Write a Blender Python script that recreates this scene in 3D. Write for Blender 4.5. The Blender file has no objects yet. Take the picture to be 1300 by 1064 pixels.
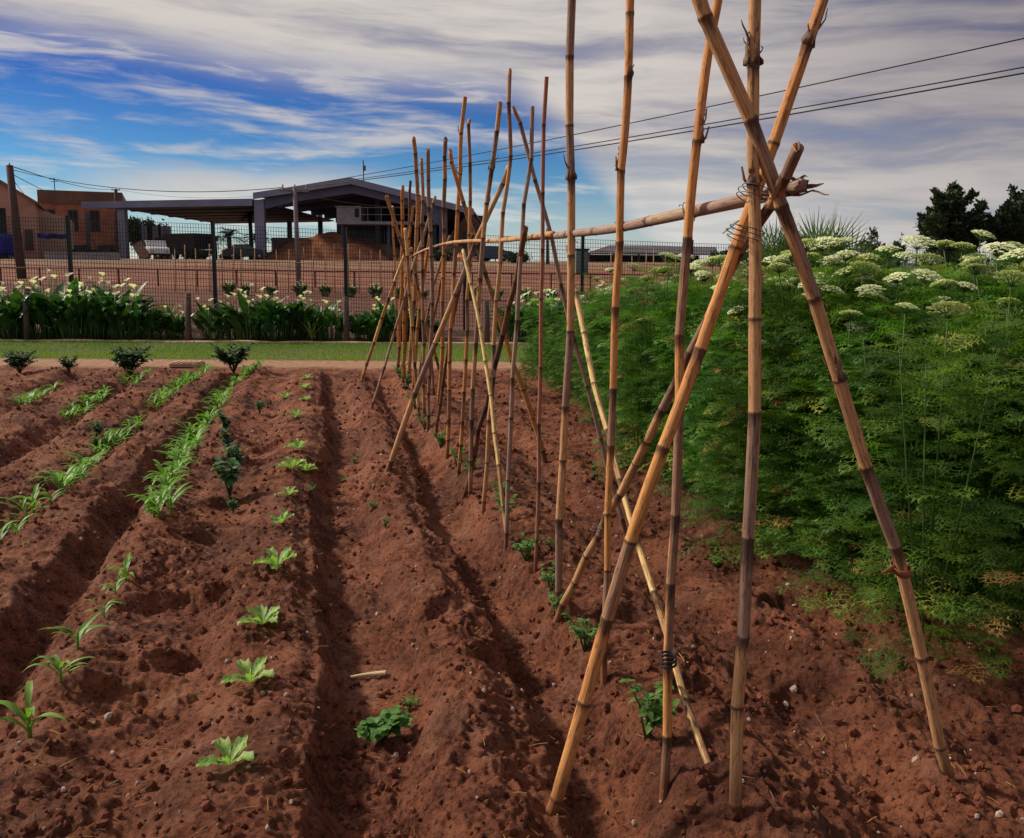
import bpy, math, random
import numpy as np
from mathutils import Vector, Matrix, Euler
R = math.radians
random.seed(7)
scene = bpy.context.scene
COL = scene.collection

# ------------------------------------------------------------------ camera, sky, sun
CAMH, FPX, PITCH, ROLL = 1.45, 1100.0, 7.65, 0.4
cam = bpy.data.cameras.new('camera'); camo = bpy.data.objects.new('camera', cam); COL.objects.link(camo)
cam.sensor_width = 36; cam.lens = 36*FPX/1300; cam.shift_y = -44.5/1300
cam.clip_start = 0.05; cam.clip_end = 3000
CM = Matrix.Rotation(R(90-PITCH), 3, 'X') @ Matrix.Rotation(R(ROLL), 3, 'Z')
camo.location = (0, 0, CAMH); camo.rotation_euler = CM.to_euler()
scene.camera = camo

SUN_EL, SUN_AZ = 37, -72          # azimuth from +Y towards +X
scene.world = bpy.data.worlds.new('World'); scene.world.use_nodes = True
scene.view_settings.view_transform = 'Standard'; scene.view_settings.look = 'None'
scene.view_settings.exposure = 0.12; scene.view_settings.gamma = 1

class NT:
    def __init__(s, tree): s.t = tree; s.n = tree.nodes; s.l = tree.links
    def new(s, typ, **kw):
        nd = s.n.new(typ)
        for k, v in kw.items(): setattr(nd, k, v)
        return nd
    def put(s, sock, v):
        if v is None: return
        if isinstance(v, bpy.types.NodeSocket): s.l.new(v, sock)
        elif isinstance(v, (tuple, list)) and len(v) == 3 and sock.type == 'RGBA': sock.default_value = (*v, 1)
        else: sock.default_value = v
    def math(s, op, a, b=None, c=None, clamp=False):
        nd = s.new('ShaderNodeMath', operation=op, use_clamp=clamp)
        for i, v in enumerate((a, b, c)): s.put(nd.inputs[i], v)
        return nd.outputs[0]
    def mix(s, f, a, b, mode='MIX'):
        nd = s.new('ShaderNodeMix', data_type='RGBA', blend_type=mode)
        s.put(nd.inputs[0], f); s.put(nd.inputs[6], a); s.put(nd.inputs[7], b)
        return nd.outputs[2]
    def noise(s, vec, scale, detail=4, rough=.55, dist=0.0):
        nd = s.new('ShaderNodeTexNoise')
        s.put(nd.inputs['Vector'], vec); nd.inputs['Scale'].default_value = scale
        nd.inputs['Detail'].default_value = detail; nd.inputs['Roughness'].default_value = rough
        nd.inputs['Distortion'].default_value = dist
        return nd.outputs[0]
    def rng(s, v, a, b, c=0.0, d=1.0, smooth=True):
        nd = s.new('ShaderNodeMapRange', interpolation_type='SMOOTHSTEP' if smooth else 'LINEAR')
        s.put(nd.inputs[0], v)
        for i, q in enumerate((a, b, c, d)): s.put(nd.inputs[i+1], q)
        return nd.outputs[0]
    def ramp(s, v, stops):
        nd = s.new('ShaderNodeValToRGB'); s.put(nd.inputs[0], v)
        e = nd.color_ramp.elements
        while len(e) < len(stops): e.new(.5)
        for q, (p, c) in zip(e, stops): q.position = p; q.color = (*c, 1)
        return nd.outputs[0]
    def comb(s, x, y, z=0.0):
        nd = s.new('ShaderNodeCombineXYZ')
        for i, v in enumerate((x, y, z)): s.put(nd.inputs[i], v)
        return nd.outputs[0]
    def sep(s, v):
        nd = s.new('ShaderNodeSeparateXYZ'); s.put(nd.inputs[0], v); return nd.outputs

def make_world():
    w = NT(scene.world.node_tree); w.n.clear()
    sky = w.new('ShaderNodeTexSky', sky_type='NISHITA', sun_disc=False)
    sky.sun_elevation = R(SUN_EL); sky.sun_rotation = R(SUN_AZ); sky.air_density = 1.0; sky.dust_density = .4; sky.ozone_density = 3.0
    tc = w.new('ShaderNodeTexCoord')
    d = w.sep(tc.outputs['Generated'])
    el = w.math('MULTIPLY', w.math('ARCSINE', w.math('MAXIMUM', w.math('MINIMUM', d[2], .999), -.999)), 57.2958)
    az = w.math('MULTIPLY', w.math('ARCTAN2', d[0], d[1]), 57.2958)
    # slanted streaks: elevation sheared by azimuth
    warp = w.math('MULTIPLY', w.math('SUBTRACT', w.noise(w.comb(w.math('MULTIPLY', az, .05), w.math('MULTIPLY', el, .12)), 1.0, 3), .5), 2.8)
    e2 = w.math('ADD', w.math('ADD', el, w.math('MULTIPLY', az, .035)), warp)
    streak = w.noise(w.comb(w.math('MULTIPLY', az, .034), w.math('MULTIPLY', e2, .40), 3.1), 1.0, 5, .5, .15)
    fine = w.noise(w.comb(w.math('MULTIPLY', az, .16), w.math('MULTIPLY', e2, 1.15), 8.3), 1.0, 6, .58, .25)
    big = w.noise(w.comb(w.math('MULTIPLY', az, .03), w.math('MULTIPLY', e2, .10), 1.7), 1.0, 3)
    # the overcast sheet: high over the left, right down to the skyline on the right
    edge = w.math('SUBTRACT', w.rng(az, -32.0, 2.0, 13.2, 10.6, False), w.rng(az, -1.0, 12.0, 0.0, 11.0))
    deck = w.rng(w.math('SUBTRACT', w.math('ADD', el, w.math('MULTIPLY', w.math('SUBTRACT', big, .5), 3.2)), edge), -2.0, 2.2)
    wis = w.rng(w.math('ADD', w.math('MULTIPLY', streak, .5), w.math('MULTIPLY', fine, .5)), .44, .62)
    wis = w.math('MULTIPLY', wis, .78)
    low = w.rng(w.math('ABSOLUTE', w.math('SUBTRACT', w.math('ADD', el, w.math('MULTIPLY', fine, 2.4)), 5.7)), 0.2, 2.3, 1.0, 0.0)
    low = w.math('MULTIPLY', low, w.rng(w.math('ABSOLUTE', w.math('ADD', az, 17.0)), 3.0, 13.0, .95, 0.0))
    dn = w.math('MULTIPLY', deck, w.rng(w.math('ADD', w.math('MULTIPLY', streak, .7), w.math('MULTIPLY', fine, .3)), .30, .52, .62, 1.0))
    cov = w.math('MAXIMUM', w.math('MAXIMUM', dn, wis), low)
    hor = w.rng(el, 0.0, 7.0, .55, 0.0)
    hor = w.math('MULTIPLY', hor, w.rng(az, -14.0, 6.0, .5, 1.0))
    cov = w.math('MAXIMUM', cov, hor, clamp=True)
    # cloud colour: cream where thin, mauve-grey in the thick folds, greyer to the right and up
    tone = w.rng(w.math('ADD', w.math('MULTIPLY', streak, .6), w.math('MULTIPLY', fine, .4)), .36, .62)
    cl = w.mix(tone, (.36, .34, .37), (.60, .555, .52))
    grey = w.math('MULTIPLY', w.rng(az, 4.0, 32.0), w.rng(el, 0.0, 14.0, .35, 1.0))
    cl = w.mix(w.math('MULTIPLY', grey, .9), cl, w.mix(tone, (.15, .14, .19), (.27, .24, .265)))
    cl = w.mix(w.math('MULTIPLY', w.rng(el, 1.0, 9.0, 1.0, 0.0), w.rng(az, 30.0, -5.0, .15, .8)), cl, (.70, .72, .68))
    # the clear blue: deep high up, lighter and greener near the skyline, taken from the physical sky and pushed
    nis = w.mix(1.0, w.mix(1.0, sky.outputs[0], (.080, .080, .080), 'MULTIPLY'), w.ramp(w.rng(el, 0.0, 15.0, 0, 1, False),
        [(0, (.80, 1.0, 1.08)), (.35, (.34, .70, 1.0)), (.75, (.13, .33, .78)), (1, (.10, .22, .56))]), 'MULTIPLY')
    nis = w.mix(w.rng(el, 25.0, 60.0), nis, w.mix(1.0, sky.outputs[0], (.085, .085, .085), 'MULTIPLY'))
    out = w.mix(cov, nis, cl)
    bg = w.new('ShaderNodeBackground'); w.put(bg.inputs[0], out); bg.inputs[1].default_value = 1.0
    o = w.new('ShaderNodeOutputWorld'); w.l.new(bg.outputs[0], o.inputs[0])
make_world()

sun = bpy.data.lights.new('sun', 'SUN'); sun.energy = 4.2; sun.angle = R(7); sun.color = (1, .90, .74)
suno = bpy.data.objects.new('sun', sun); COL.objects.link(suno)
sd = Vector((math.sin(R(SUN_AZ))*math.cos(R(SUN_EL)), math.cos(R(SUN_AZ))*math.cos(R(SUN_EL)), math.sin(R(SUN_EL))))
suno.rotation_euler = sd.to_track_quat('Z', 'Y').to_euler(); suno.location = sd*50

# ------------------------------------------------------------------ noise and terrain
def _h(i, j, s):
    n = (i*374761393 + j*668265263 + s*1442695041) & 0xffffffff
    n = ((n ^ (n >> 13))*1274126177) & 0xffffffff
    return ((n ^ (n >> 16)) & 0xffff)/65535.0
def vn(x, y, s=0):
    x = np.asarray(x, float); y = np.asarray(y, float)
    i = np.floor(x).astype(np.int64); j = np.floor(y).astype(np.int64)
    f = x-i; g = y-j; f = f*f*(3-2*f); g = g*g*(3-2*g)
    return (_h(i, j, s)*(1-f)+_h(i+1, j, s)*f)*(1-g)+(_h(i, j+1, s)*(1-f)+_h(i+1, j+1, s)*f)*g
def fbm(x, y, s=0, o=4):
    t = 0; a = .5
    for k in range(o): t = t+a*(vn(x, y, s+k*17)-.5); x = x*2.03+5.1; y = y*2.03+1.7; a *= .5
    return t
def sm(x, a, b):
    t = np.clip((np.asarray(x, float)-a)/(b-a), 0, 1); return t*t*(3-2*t)

RA = R(12.1)                         # the rows run 12 degrees left of the view axis
CU, SU = math.cos(RA), math.sin(RA)
def uv(X, Y): return X*CU+Y*SU, -X*SU+Y*CU
def xy(u, v): return u*CU-v*SU, u*SU+v*CU
def _ray(px, py):
    d = CM @ Vector(((px-650)/FPX, -(py-487.5)/FPX, -1)); return d
def at(px, py, Y):
    d = _ray(px, py); return Vector((d.x/d.y*Y, Y, CAMH+d.z/d.y*Y))
def flat_u(q):
    d = _ray(414+q*300, 638); t = -CAMH/d.z; return uv(d.x*t, d.y*t)[0]
KQ = flat_u(1)-flat_u(0); K0 = flat_u(0)
PROF = [(-3.4, .04), (-3.0, -.05), (-2.75, .05), (-2.45, .06), (-2.25, -.06), (-2.0, .06), (-1.85, .05), (-1.68, -.06), (-1.5, .07), (-1.35, .05), (-1.2, -.03),
        (-1.05, .06), (-.95, .05), (-.82, -.09), (-.72, .02), (-.62, .06), (-.5, .02), (-.38, 0), (-.22, .06), (-.12, .07), (-.05, .04), (.03, -.075),
        (.16, -.07), (.27, .04), (.33, .05), (.42, .0), (.51, -.10), (.58, -.085), (.68, .03), (.82, .06), (.95, .01), (1.08, -.035), (1.25, .03),
        (1.4, .0), (1.6, .03), (1.8, .0), (2.0, .05), (2.6, .06)]
PU = np.array([K0+KQ*p[0] for p in PROF]); PZ = np.array([p[1]*1.25 for p in PROF])
def ridges(u, v):
    u = u+.035*np.sin(v*1.3+.5)+.10*fbm(u*.9, v*.7, 5, 3)+.13*fbm(u*3, v*3.1, 15, 4)
    k = np.clip(np.searchsorted(PU, u)-1, 0, len(PU)-2)
    t = np.clip((u-PU[k])/(PU[k+1]-PU[k]), 0, 1); t = t*t*(3-2*t)
    return PZ[k]*(1-t)+PZ[k+1]*t
FOOT = [(265, 686, .13), (232, 768, .13), (150, 885, .15), (300, 740, .1), (305, 590, .1), (345, 570, .1), (290, 640, .11), (560, 775, .1), (235, 850, .1), (1000, 770, .12), (880, 870, .12), (1040, 880, .13), (790, 780, .1), (640, 840, .11)]
GEDGE = 12.35
def prof(X, Y):
    z = np.interp(Y, [-50, 12.2, 13.6, 13.7, 17.4, 19.2, 24, 30, 38, 46, 60, 85, 130, 3000], [0, 0, .02, .0, .02, .06, .16, .42, 1.02, 1.36, 1.70, 2.05, 2.2, 2.2])
    return z+np.clip(-X, 0, 9)*.03*sm(Y, 17.3, 19.5)*(1-sm(Y, 24, 34))
_fc = None
_ft = None
def hz(X, Y, det=1.0):
    X = np.asarray(X, float); Y = np.asarray(Y, float)
    u, v = uv(X, Y)
    g = (1-sm(Y, GEDGE-.7, GEDGE))
    gs = 1-sm(Y, GEDGE-.15, GEDGE+.1)
    z = prof(X, Y)+ridges(u, v)*g-.05*gs
    if det:
        amp = g*.9+.1
        amp = amp*np.where(Y > 17.3, 1.0, 1)+.5*sm(Y, 19.5, 21)
        z = z+det*amp*(fbm(u*2.2, v*1.5, 11, 3)*.055)
        near = det*g
        c = fbm(u*9, v*7, 23, 3)
        z = z+near*(c*.056)
        r = 1-np.abs(fbm(u*17+c*2, v*15, 41, 3))*4
        z = z+near*np.clip(r, 0, 1)*.024*sm(vn(u*3, v*3, 77), .3, .75)
        k = np.clip(vn(u*34, v*34, 91)-.55, 0, 1)
        z = z+near*k*.046*sm(vn(u*2.2, v*1.7, 70), .25, .8)
        z = z+near*(vn(u*70, v*70, 95)-.5)*.011
        if _fc is not None:
            for (fx, fy, fr) in _fc:
                a = (X-fx)*.8+(Y-fy)*.3; b = -(X-fx)*.3+(Y-fy)*.8
                q = (a/fr)**2+(b/(fr*.62))**2
                z = z-.045*np.exp(-q*q*1.6)*det+.022*np.exp(-((np.sqrt(q)-1.3)/.25)**2)*det*(b > -.03)
        if _ft is not None:
            for (fx, fy) in _ft:
                q = np.sqrt((X-fx)**2+(Y-fy)**2); z = z+.022*np.exp(-((q-.055)/.030)**2)*(.6+.8*vn(X*30, Y*30, 3))-.012*np.exp(-(q/.03)**2)
    return z
def ground(px, py):
    d = _ray(px, py); t = 0.5
    t = -CAMH/d.z if d.z < -1e-4 else 80
    t = min(t, 90)
    for _ in range(14):
        z = float(hz(d.x*t, d.y*t, 1.0)); 
        if d.z > -1e-4: break
        t2 = (z-CAMH)/d.z; t = t*.3+t2*.7
    return Vector((d.x*t, d.y*t, float(hz(d.x*t, d.y*t))))
_fc = [(ground(a, b).x, ground(a, b).y, r) for a, b, r in FOOT]
_ft = [tuple(ground(a, b)[:2]) for a, b in [(697, 1032), (704, 788), (1208, 990), (936, 1030), (844, 1012), (768, 866), (708, 778), (910, 992), (797, 684), (680, 727), (641, 690), (588, 630), (613, 652), (694, 586), (489, 597)]]
def G(X, Y, dz=0.0): return Vector((X, Y, float(hz(X, Y))+dz))

# ------------------------------------------------------------------ mesh helpers
class MB:
    def __init__(s): s.v = []; s.f = []; s.m = []; s.at = {}
    def add(s, vs, fs, mi=0):
        b = len(s.v); s.v.extend([tuple(p) for p in vs]); s.f.extend([tuple(b+i for i in f) for f in fs]); s.m.extend([mi]*len(fs)); return b
    def box(s, c, d, mi=0, rz=0.0, M=None):
        vs = []
        for k in range(8):
            p = Vector(((k & 1)-.5, ((k >> 1) & 1)-.5, (k >> 2)-.5)); p = Vector((p.x*d[0], p.y*d[1], p.z*d[2]))
            if M: p = M @ p
            if rz: p = Matrix.Rotation(rz, 3, 'Z') @ p
            vs.append(p+Vector(c))
        s.add(vs, [(0, 2, 3, 1), (4, 5, 7, 6), (0, 1, 5, 4), (2, 6, 7, 3), (0, 4, 6, 2), (1, 3, 7, 5)], mi)
    def bar(s, a, b, w, h=None, mi=0):
        a = Vector(a); b = Vector(b); h = h or w; d = (b-a)
        q = d.to_track_quat('Z', 'Y').to_matrix()
        s.box((a+b)/2, (w, h, d.length), mi, 0, q)
    def tube(s, pts, rad, n=8, mi=0, cap=True):
        pts = [Vector(p) for p in pts]
        if not hasattr(rad, '__len__'): rad = [rad]*len(pts)
        b = len(s.v); pa = None
        for i, p in enumerate(pts):
            t = (pts[min(i+1, len(pts)-1)]-pts[max(i-1, 0)]).normalized()
            if pa is None:
                pa = t.orthogonal().normalized()
            pa = (pa-t*pa.dot(t)).normalized(); pb = t.cross(pa)
            for k in range(n):
                a = 2*math.pi*k/n; s.v.append(tuple(p+(pa*math.cos(a)+pb*math.sin(a))*rad[i]))
        for i in range(len(pts)-1):
            for k in range(n):
                a = b+i*n+k; c = b+i*n+(k+1) % n; s.f.append((a, c, c+n, a+n)); s.m.append(mi)
        if cap:
            s.f.append(tuple(b+k for k in range(n))[::-1]); s.m.append(mi)
            e = b+(len(pts)-1)*n; s.f.append(tuple(e+k for k in range(n))); s.m.append(mi)
    def prism(s, outline, y0, y1, mi=0):     # outline in x,z, extruded along y
        n = len(outline); b = [(x, y0, z) for x, z in outline]+[(x, y1, z) for x, z in outline]
        s.add(b, [tuple(range(n)), tuple(range(2*n-1, n-1, -1))]+[(i+n, (i+1) % n+n, (i+1) % n, i) for i in range(n)], mi)
    def strap(s, pts, wid, side, fold=.0, mi=0, up=Vector((0, 0, 1))):
        """a leaf blade along pts: three vertices per station with a folded midrib"""
        b = len(s.v); n = len(pts)
        for i, p in enumerate(pts):
            t = (pts[min(i+1, n-1)]-pts[max(i-1, 0)]).normalized()
            sd_ = (side-t*side.dot(t)).normalized(); nn = sd_.cross(t)
            if nn.z < 0: nn = -nn
            w = wid[i]
            s.v.append(tuple(p-sd_*w+nn*w*fold)); s.v.append(tuple(p)); s.v.append(tuple(p+sd_*w+nn*w*fold))
        for i in range(n-1):
            a = b+i*3
            s.f.append((a, a+1, a+4, a+3)); s.f.append((a+1, a+2, a+5, a+4)); s.m += [mi, mi]
    def build(s, name, mats, parent=None, smooth=True, loc=None):
        me = bpy.data.meshes.new(name); me.from_pydata(s.v, [], s.f)
        if not isinstance(mats, (list, tuple)): mats = [mats]
        for m in mats: me.materials.append(m)
        if len(mats) > 1: me.polygons.foreach_set('material_index', s.m)
        if smooth: me.polygons.foreach_set('use_smooth', [True]*len(me.polygons))
        for k, arr in s.at.items():
            a = me.attributes.new(k, 'FLOAT', 'POINT'); a.data.foreach_set('value', arr)
        me.update()
        o = bpy.data.objects.new(name, me); COL.objects.link(o)
        if parent: o.parent = parent
        if loc is not None: o.location = loc
        return o
def origin(o, p):
    """move a mesh object's origin to p without moving the mesh"""
    p = Vector(p); o.data.transform(Matrix.Translation(-p)); o.location = p; return o
def tag(o, label=None, cat=None, group=None, kind=None):
    if label: o['label'] = label
    if cat: o['category'] = cat
    if group: o['group'] = group
    if kind: o['kind'] = kind
    return o
def empty(name, loc, label, cat, group=None, rz=0.0):
    o = bpy.data.objects.new(name, None); COL.objects.link(o); o.location = loc; o.rotation_euler.z = rz
    o.empty_display_size = .1
    return tag(o, label, cat, group)
def copy_tree(o, parent=None):
    c = o.copy(); COL.objects.link(c)
    if parent: c.parent = parent
    for ch in KIDS.get(o.name, []): copy_tree(ch, c)
    return c
KIDS = {}
def note(o):
    for ob in bpy.data.objects:
        pass
def register(root):
    def rec(o):
        ks = [x for x in COL.objects if x.parent == o]
        KIDS[o.name] = ks
        for k in ks: rec(k)
    rec(root)

# ------------------------------------------------------------------ materials
def mat(name, color, rough=.8, spec=.2, vary=0.0, vscale=8.0, bump=0.0, bscale=40.0, metal=0.0, color2=None, trans=0.0, objrand=0.0, coord='Object', stretch=None):
    m = bpy.data.materials.new(name); m.use_nodes = True; t = NT(m.node_tree); t.n.clear()
    b = t.new('ShaderNodeBsdfPrincipled'); o = t.new('ShaderNodeOutputMaterial')
    b.inputs['Roughness'].default_value = rough; b.inputs['Metallic'].default_value = metal
    b.inputs['Specular IOR Level'].default_value = spec
    tc = t.new('ShaderNodeTexCoord'); vec = tc.outputs[coord]
    if stretch:
        mp = t.new('ShaderNodeMapping'); t.put(mp.inputs[0], vec); mp.inputs['Scale'].default_value = stretch; vec = mp.outputs[0]
    c = tuple(color)
    col = None
    c2 = color2 or tuple(x*(1-vary) for x in c)
    f = t.rng(t.noise(vec, vscale, 5, .6), .35, .65)
    col = t.mix(f, c, c2)
    if objrand:
        oi = t.new('ShaderNodeObjectInfo')
        hs = t.new('ShaderNodeHueSaturation'); t.put(hs.inputs['Color'], col)
        t.put(hs.inputs['Value'], t.math('ADD', t.math('MULTIPLY', oi.outputs['Random'], objrand*2), 1-objrand))
        t.put(hs.inputs['Hue'], t.math('ADD', t.math('MULTIPLY', oi.outputs['Random'], .03), .485))
        col = hs.outputs[0]
    t.put(b.inputs['Base Color'], col)
    if bump:
        bp = t.new('ShaderNodeBump'); bp.inputs['Strength'].default_value = bump; bp.inputs['Distance'].default_value = .02
        t.put(bp.inputs['Height'], t.noise(vec, bscale, 5, .6)); t.l.new(bp.outputs[0], b.inputs['Normal'])
    if trans:
        tr = t.new('ShaderNodeBsdfTranslucent'); t.put(tr.inputs[0], t.mix(1.0, col, (1.3, 1.5, .6), 'MULTIPLY'))
        ms = t.new('ShaderNodeMixShader'); ms.inputs[0].default_value = trans
        t.l.new(b.outputs[0], ms.inputs[1]); t.l.new(tr.outputs[0], ms.inputs[2]); t.l.new(ms.outputs[0], o.inputs[0])
    else: t.l.new(b.outputs[0], o.inputs[0])
    return m

def ground_mat():
    m = bpy.data.materials.new('soil_and_field'); m.use_nodes = True; t = NT(m.node_tree); t.n.clear()
    b = t.new('ShaderNodeBsdfPrincipled'); o = t.new('ShaderNodeOutputMaterial'); t.l.new(b.outputs[0], o.inputs[0])
    b.inputs['Specular IOR Level'].default_value = .25
    g = t.new('ShaderNodeNewGeometry'); P = g.outputs['Position']; x, y, z = t.sep(P)
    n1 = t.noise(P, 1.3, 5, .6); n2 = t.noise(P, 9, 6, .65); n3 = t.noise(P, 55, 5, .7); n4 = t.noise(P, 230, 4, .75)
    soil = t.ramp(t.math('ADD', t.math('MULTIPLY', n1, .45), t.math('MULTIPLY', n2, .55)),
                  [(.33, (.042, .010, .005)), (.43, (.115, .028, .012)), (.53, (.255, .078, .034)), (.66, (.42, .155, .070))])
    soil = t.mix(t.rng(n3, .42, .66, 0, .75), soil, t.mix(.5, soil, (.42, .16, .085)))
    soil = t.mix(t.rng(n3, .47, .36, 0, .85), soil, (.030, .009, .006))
    soil = t.mix(t.rng(n4, .70, .78, 0, .8), soil, (.46, .36, .28))
    dry = t.rng(t.noise(P, 2.6, 4, .6), .50, .66, 0, .55)
    soil = t.mix(dry, soil, t.mix(t.rng(n3, .4, .6), (.20, .082, .050), (.36, .175, .115)))
    damp = t.rng(t.noise(P, .9, 4, .6, .5), .50, .40, 0, .6)
    soil = t.mix(damp, soil, t.mix(.7, soil, (.055, .017, .010)))
    # drier greyer-pink crust to the right of the cane row
    soil = t.mix(t.math('MULTIPLY', t.rng(x, -.3, 1.6, 0, .35), n1), soil, (.19, .072, .048))
    grassb = t.mix(t.rng(n2, .4, .6), (.07, .10, .02), (.15, .14, .045))
    sand = t.mix(t.rng(n2, .35, .65), (.50, .30, .18), (.36, .18, .11))
    bed = t.mix(t.rng(n2, .4, .6), (.10, .045, .028), (.17, .085, .05))
    fld = t.mix(t.rng(t.noise(t.comb(t.math('MULTIPLY', x, .25), y), 2.2, 5), .35, .65), (.20, .075, .045), (.13, .045, .030))
    fur = t.math('SINE', t.math('MULTIPLY', t.math('ADD', y, t.math('MULTIPLY', n1, 1.2)), 5.2))
    fld = t.mix(t.rng(fur, .0, .9, 0, .45), fld, (.13, .05, .04))
    far = t.mix(t.rng(t.noise(t.comb(t.math('MULTIPLY', x, .15), y), .9, 5), .35, .62), (.30, .125, .07), (.18, .065, .04))
    plat = t.mix(t.rng(t.noise(P, .25, 5), .4, .62), (.27, .16, .095), (.18, .09, .055))
    yy = t.math('ADD', y, t.math('MULTIPLY', t.math('SUBTRACT', n2, .5), .35))
    yk = t.math('ADD', yy, t.math('MULTIPLY', t.math('SUBTRACT', n1, .5), .5))
    c = t.mix(t.rng(yk, GEDGE-.05, GEDGE+.15), soil, sand)
    c = t.mix(t.rng(yy, 13.1, 13.35), c, grassb)
    c = t.mix(t.rng(yy, 16.25, 16.45), c, bed)
    c = t.mix(t.rng(yy, 19.2, 20.0), c, fld)
    c = t.mix(t.rng(yk, 31.5, 33.5), c, far)
    c = t.mix(t.rng(yk, 44.0, 50.0), c, plat)
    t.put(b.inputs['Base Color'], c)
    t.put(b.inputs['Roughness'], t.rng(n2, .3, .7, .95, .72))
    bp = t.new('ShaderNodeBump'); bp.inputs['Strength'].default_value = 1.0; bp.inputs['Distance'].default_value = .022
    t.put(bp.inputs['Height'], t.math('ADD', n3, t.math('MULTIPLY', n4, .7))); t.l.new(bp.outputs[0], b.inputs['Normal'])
    return m

def cane_mat(name, c1, c2, c3, dark=.35):
    """cane skin: long streaks, one tone per internode, dark stained patches, brown node rings"""
    m = bpy.data.materials.new(name); m.use_nodes = True; t = NT(m.node_tree); t.n.clear()
    b = t.new('ShaderNodeBsdfPrincipled'); o = t.new('ShaderNodeOutputMaterial'); t.l.new(b.outputs[0], o.inputs[0])
    al = t.new('ShaderNodeAttribute', attribute_name='along').outputs['Fac']
    an = t.new('ShaderNodeAttribute', attribute_name='around').outputs['Fac']
    sg = t.new('ShaderNodeAttribute', attribute_name='seg').outputs['Fac']
    nd = t.new('ShaderNodeAttribute', attribute_name='node').outputs['Fac']
    rn = t.math('MULTIPLY', t.new('ShaderNodeObjectInfo').outputs['Random'], 37.0)
    cx = t.math('COSINE', an); sx = t.math('SINE', an)
    st = t.noise(t.comb(t.math('MULTIPLY', cx, 3.0), t.math('MULTIPLY', sx, 3.0), t.math('ADD', t.math('MULTIPLY', al, 2.2), rn)), 1.0, 6, .65)
    fn = t.noise(t.comb(t.math('MULTIPLY', cx, 9.0), t.math('MULTIPLY', sx, 9.0), t.math('ADD', t.math('MULTIPLY', al, 5.0), rn)), 1.0, 5, .7)
    sp = t.noise(t.comb(t.math('MULTIPLY', cx, 2.0), t.math('MULTIPLY', sx, 2.0), t.math('ADD', t.math('MULTIPLY', al, 22.0), rn)), 1.0, 4, .6)
    c = t.mix(t.rng(st, .42, .58), c1, c2)
    # old sheath still clinging to one side of some internodes
    rot = t.math('ADD', an, t.math('MULTIPLY', sg, 19.0))
    clad = t.math('ADD', t.math('MULTIPLY', t.math('COSINE', rot), .16), t.math('ADD', sg, t.math('MULTIPLY', t.math('SUBTRACT', st, .5), .5)))
    c = t.mix(t.rng(clad, .74, .78), c, t.mix(t.rng(fn, .35, .65), c3, t.mix(.5, c3, (.09, .05, .04))))
    c = t.mix(t.rng(fn, .50, .66, 0, .8), c, t.mix(.65, c, (.13, .06, .03)))
    c = t.mix(t.rng(fn, .46, .34, 0, .35), c, t.mix(.5, c, (.75, .60, .40)))
    c = t.mix(t.rng(sp, .54, .62, 0, dark*1.3), c, (.06, .026, .016))
    c = t.mix(t.rng(t.math('ADD', nd, t.math('MULTIPLY', t.math('SUBTRACT', sp, .5), .9)), .25, .75, 0, .85), c, (.045, .020, .013))
    if name != 'cane_pale': c = t.mix(t.rng(t.math('ADD', al, t.math('MULTIPLY', sp, .22)), .15, .34, .75, 0), c, (.17, .055, .028))
    t.put(b.inputs['Base Color'], c); b.inputs['Roughness'].default_value = .68; b.inputs['Specular IOR Level'].default_value = .3
    bp = t.new('ShaderNodeBump'); bp.inputs['Strength'].default_value = .7; bp.inputs['Distance'].default_value = .004
    t.put(bp.inputs['Height'], fn); t.l.new(bp.outputs[0], b.inputs['Normal'])
    return m

M = {}
M['ground'] = ground_mat()
M['cane_orange'] = cane_mat('cane_orange', (.74, .34, .10), (.60, .24, .075), (.42, .22, .13))
M['cane_tan'] = cane_mat('cane_tan', (.66, .36, .155), (.52, .26, .12), (.38, .22, .155))
M['cane_grey'] = cane_mat('cane_grey', (.42, .27, .20), (.32, .195, .155), (.52, .35, .23))
M['cane_pale'] = cane_mat('cane_pale', (.78, .58, .34), (.66, .44, .24), (.42, .27, .15), .2)
M['cane_dark'] = cane_mat('cane_dark', (.17, .075, .045), (.28, .14, .075), (.13, .07, .055))
M['cane_red'] = cane_mat('cane_red', (.46, .15, .085), (.40, .17, .11), (.38, .25, .20))
M['cane_bright'] = cane_mat('cane_bright', (.85, .62, .26), (.72, .42, .15), (.50, .26, .11), .5)
M['sheath'] = mat('dry_sheath', (.26, .16, .11), .85, .1, 0, 30, .4, 60, color2=(.12, .07, .055))
M['wire'] = mat('tie_wire', (.22, .18, .15), .5, .3, .3, 30, metal=.6)
M['carrot'] = mat('feathery_leaf', (.105, .215, .030), .55, .25, 0, 3.0, color2=(.032, .095, .018), trans=.35, objrand=.25)
M['carrot_yellow'] = mat('yellowing_leaf', (.34, .34, .06), .6, .2, 0, 6, color2=(.24, .28, .05), trans=.3)
M['carrot_fresh'] = mat('fresh_feathery_leaf', (.19, .34, .045), .5, .25, 0, 4, color2=(.10, .22, .03), trans=.4, objrand=.2)
M['carrot_stem'] = mat('umbel_stem', (.07, .13, .03), .6, .2, .3, 10)
M['umbel'] = mat('umbel_white', (.84, .84, .62), .8, .1, 0, 60, color2=(.60, .66, .36), trans=.15)
M['umbel_green'] = mat('young_umbel', (.42, .52, .20), .8, .1, 0, 60, color2=(.28, .40, .12), trans=.2)
M['maize'] = mat('maize_leaf', (.20, .38, .05), .45, .35, 0, 14, color2=(.10, .25, .035), trans=.35, objrand=.18)
M['lettuce'] = mat('lettuce_leaf', (.36, .50, .15), .5, .3, 0, 22, color2=(.17, .32, .07), trans=.35, bump=.3, bscale=60)
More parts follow.
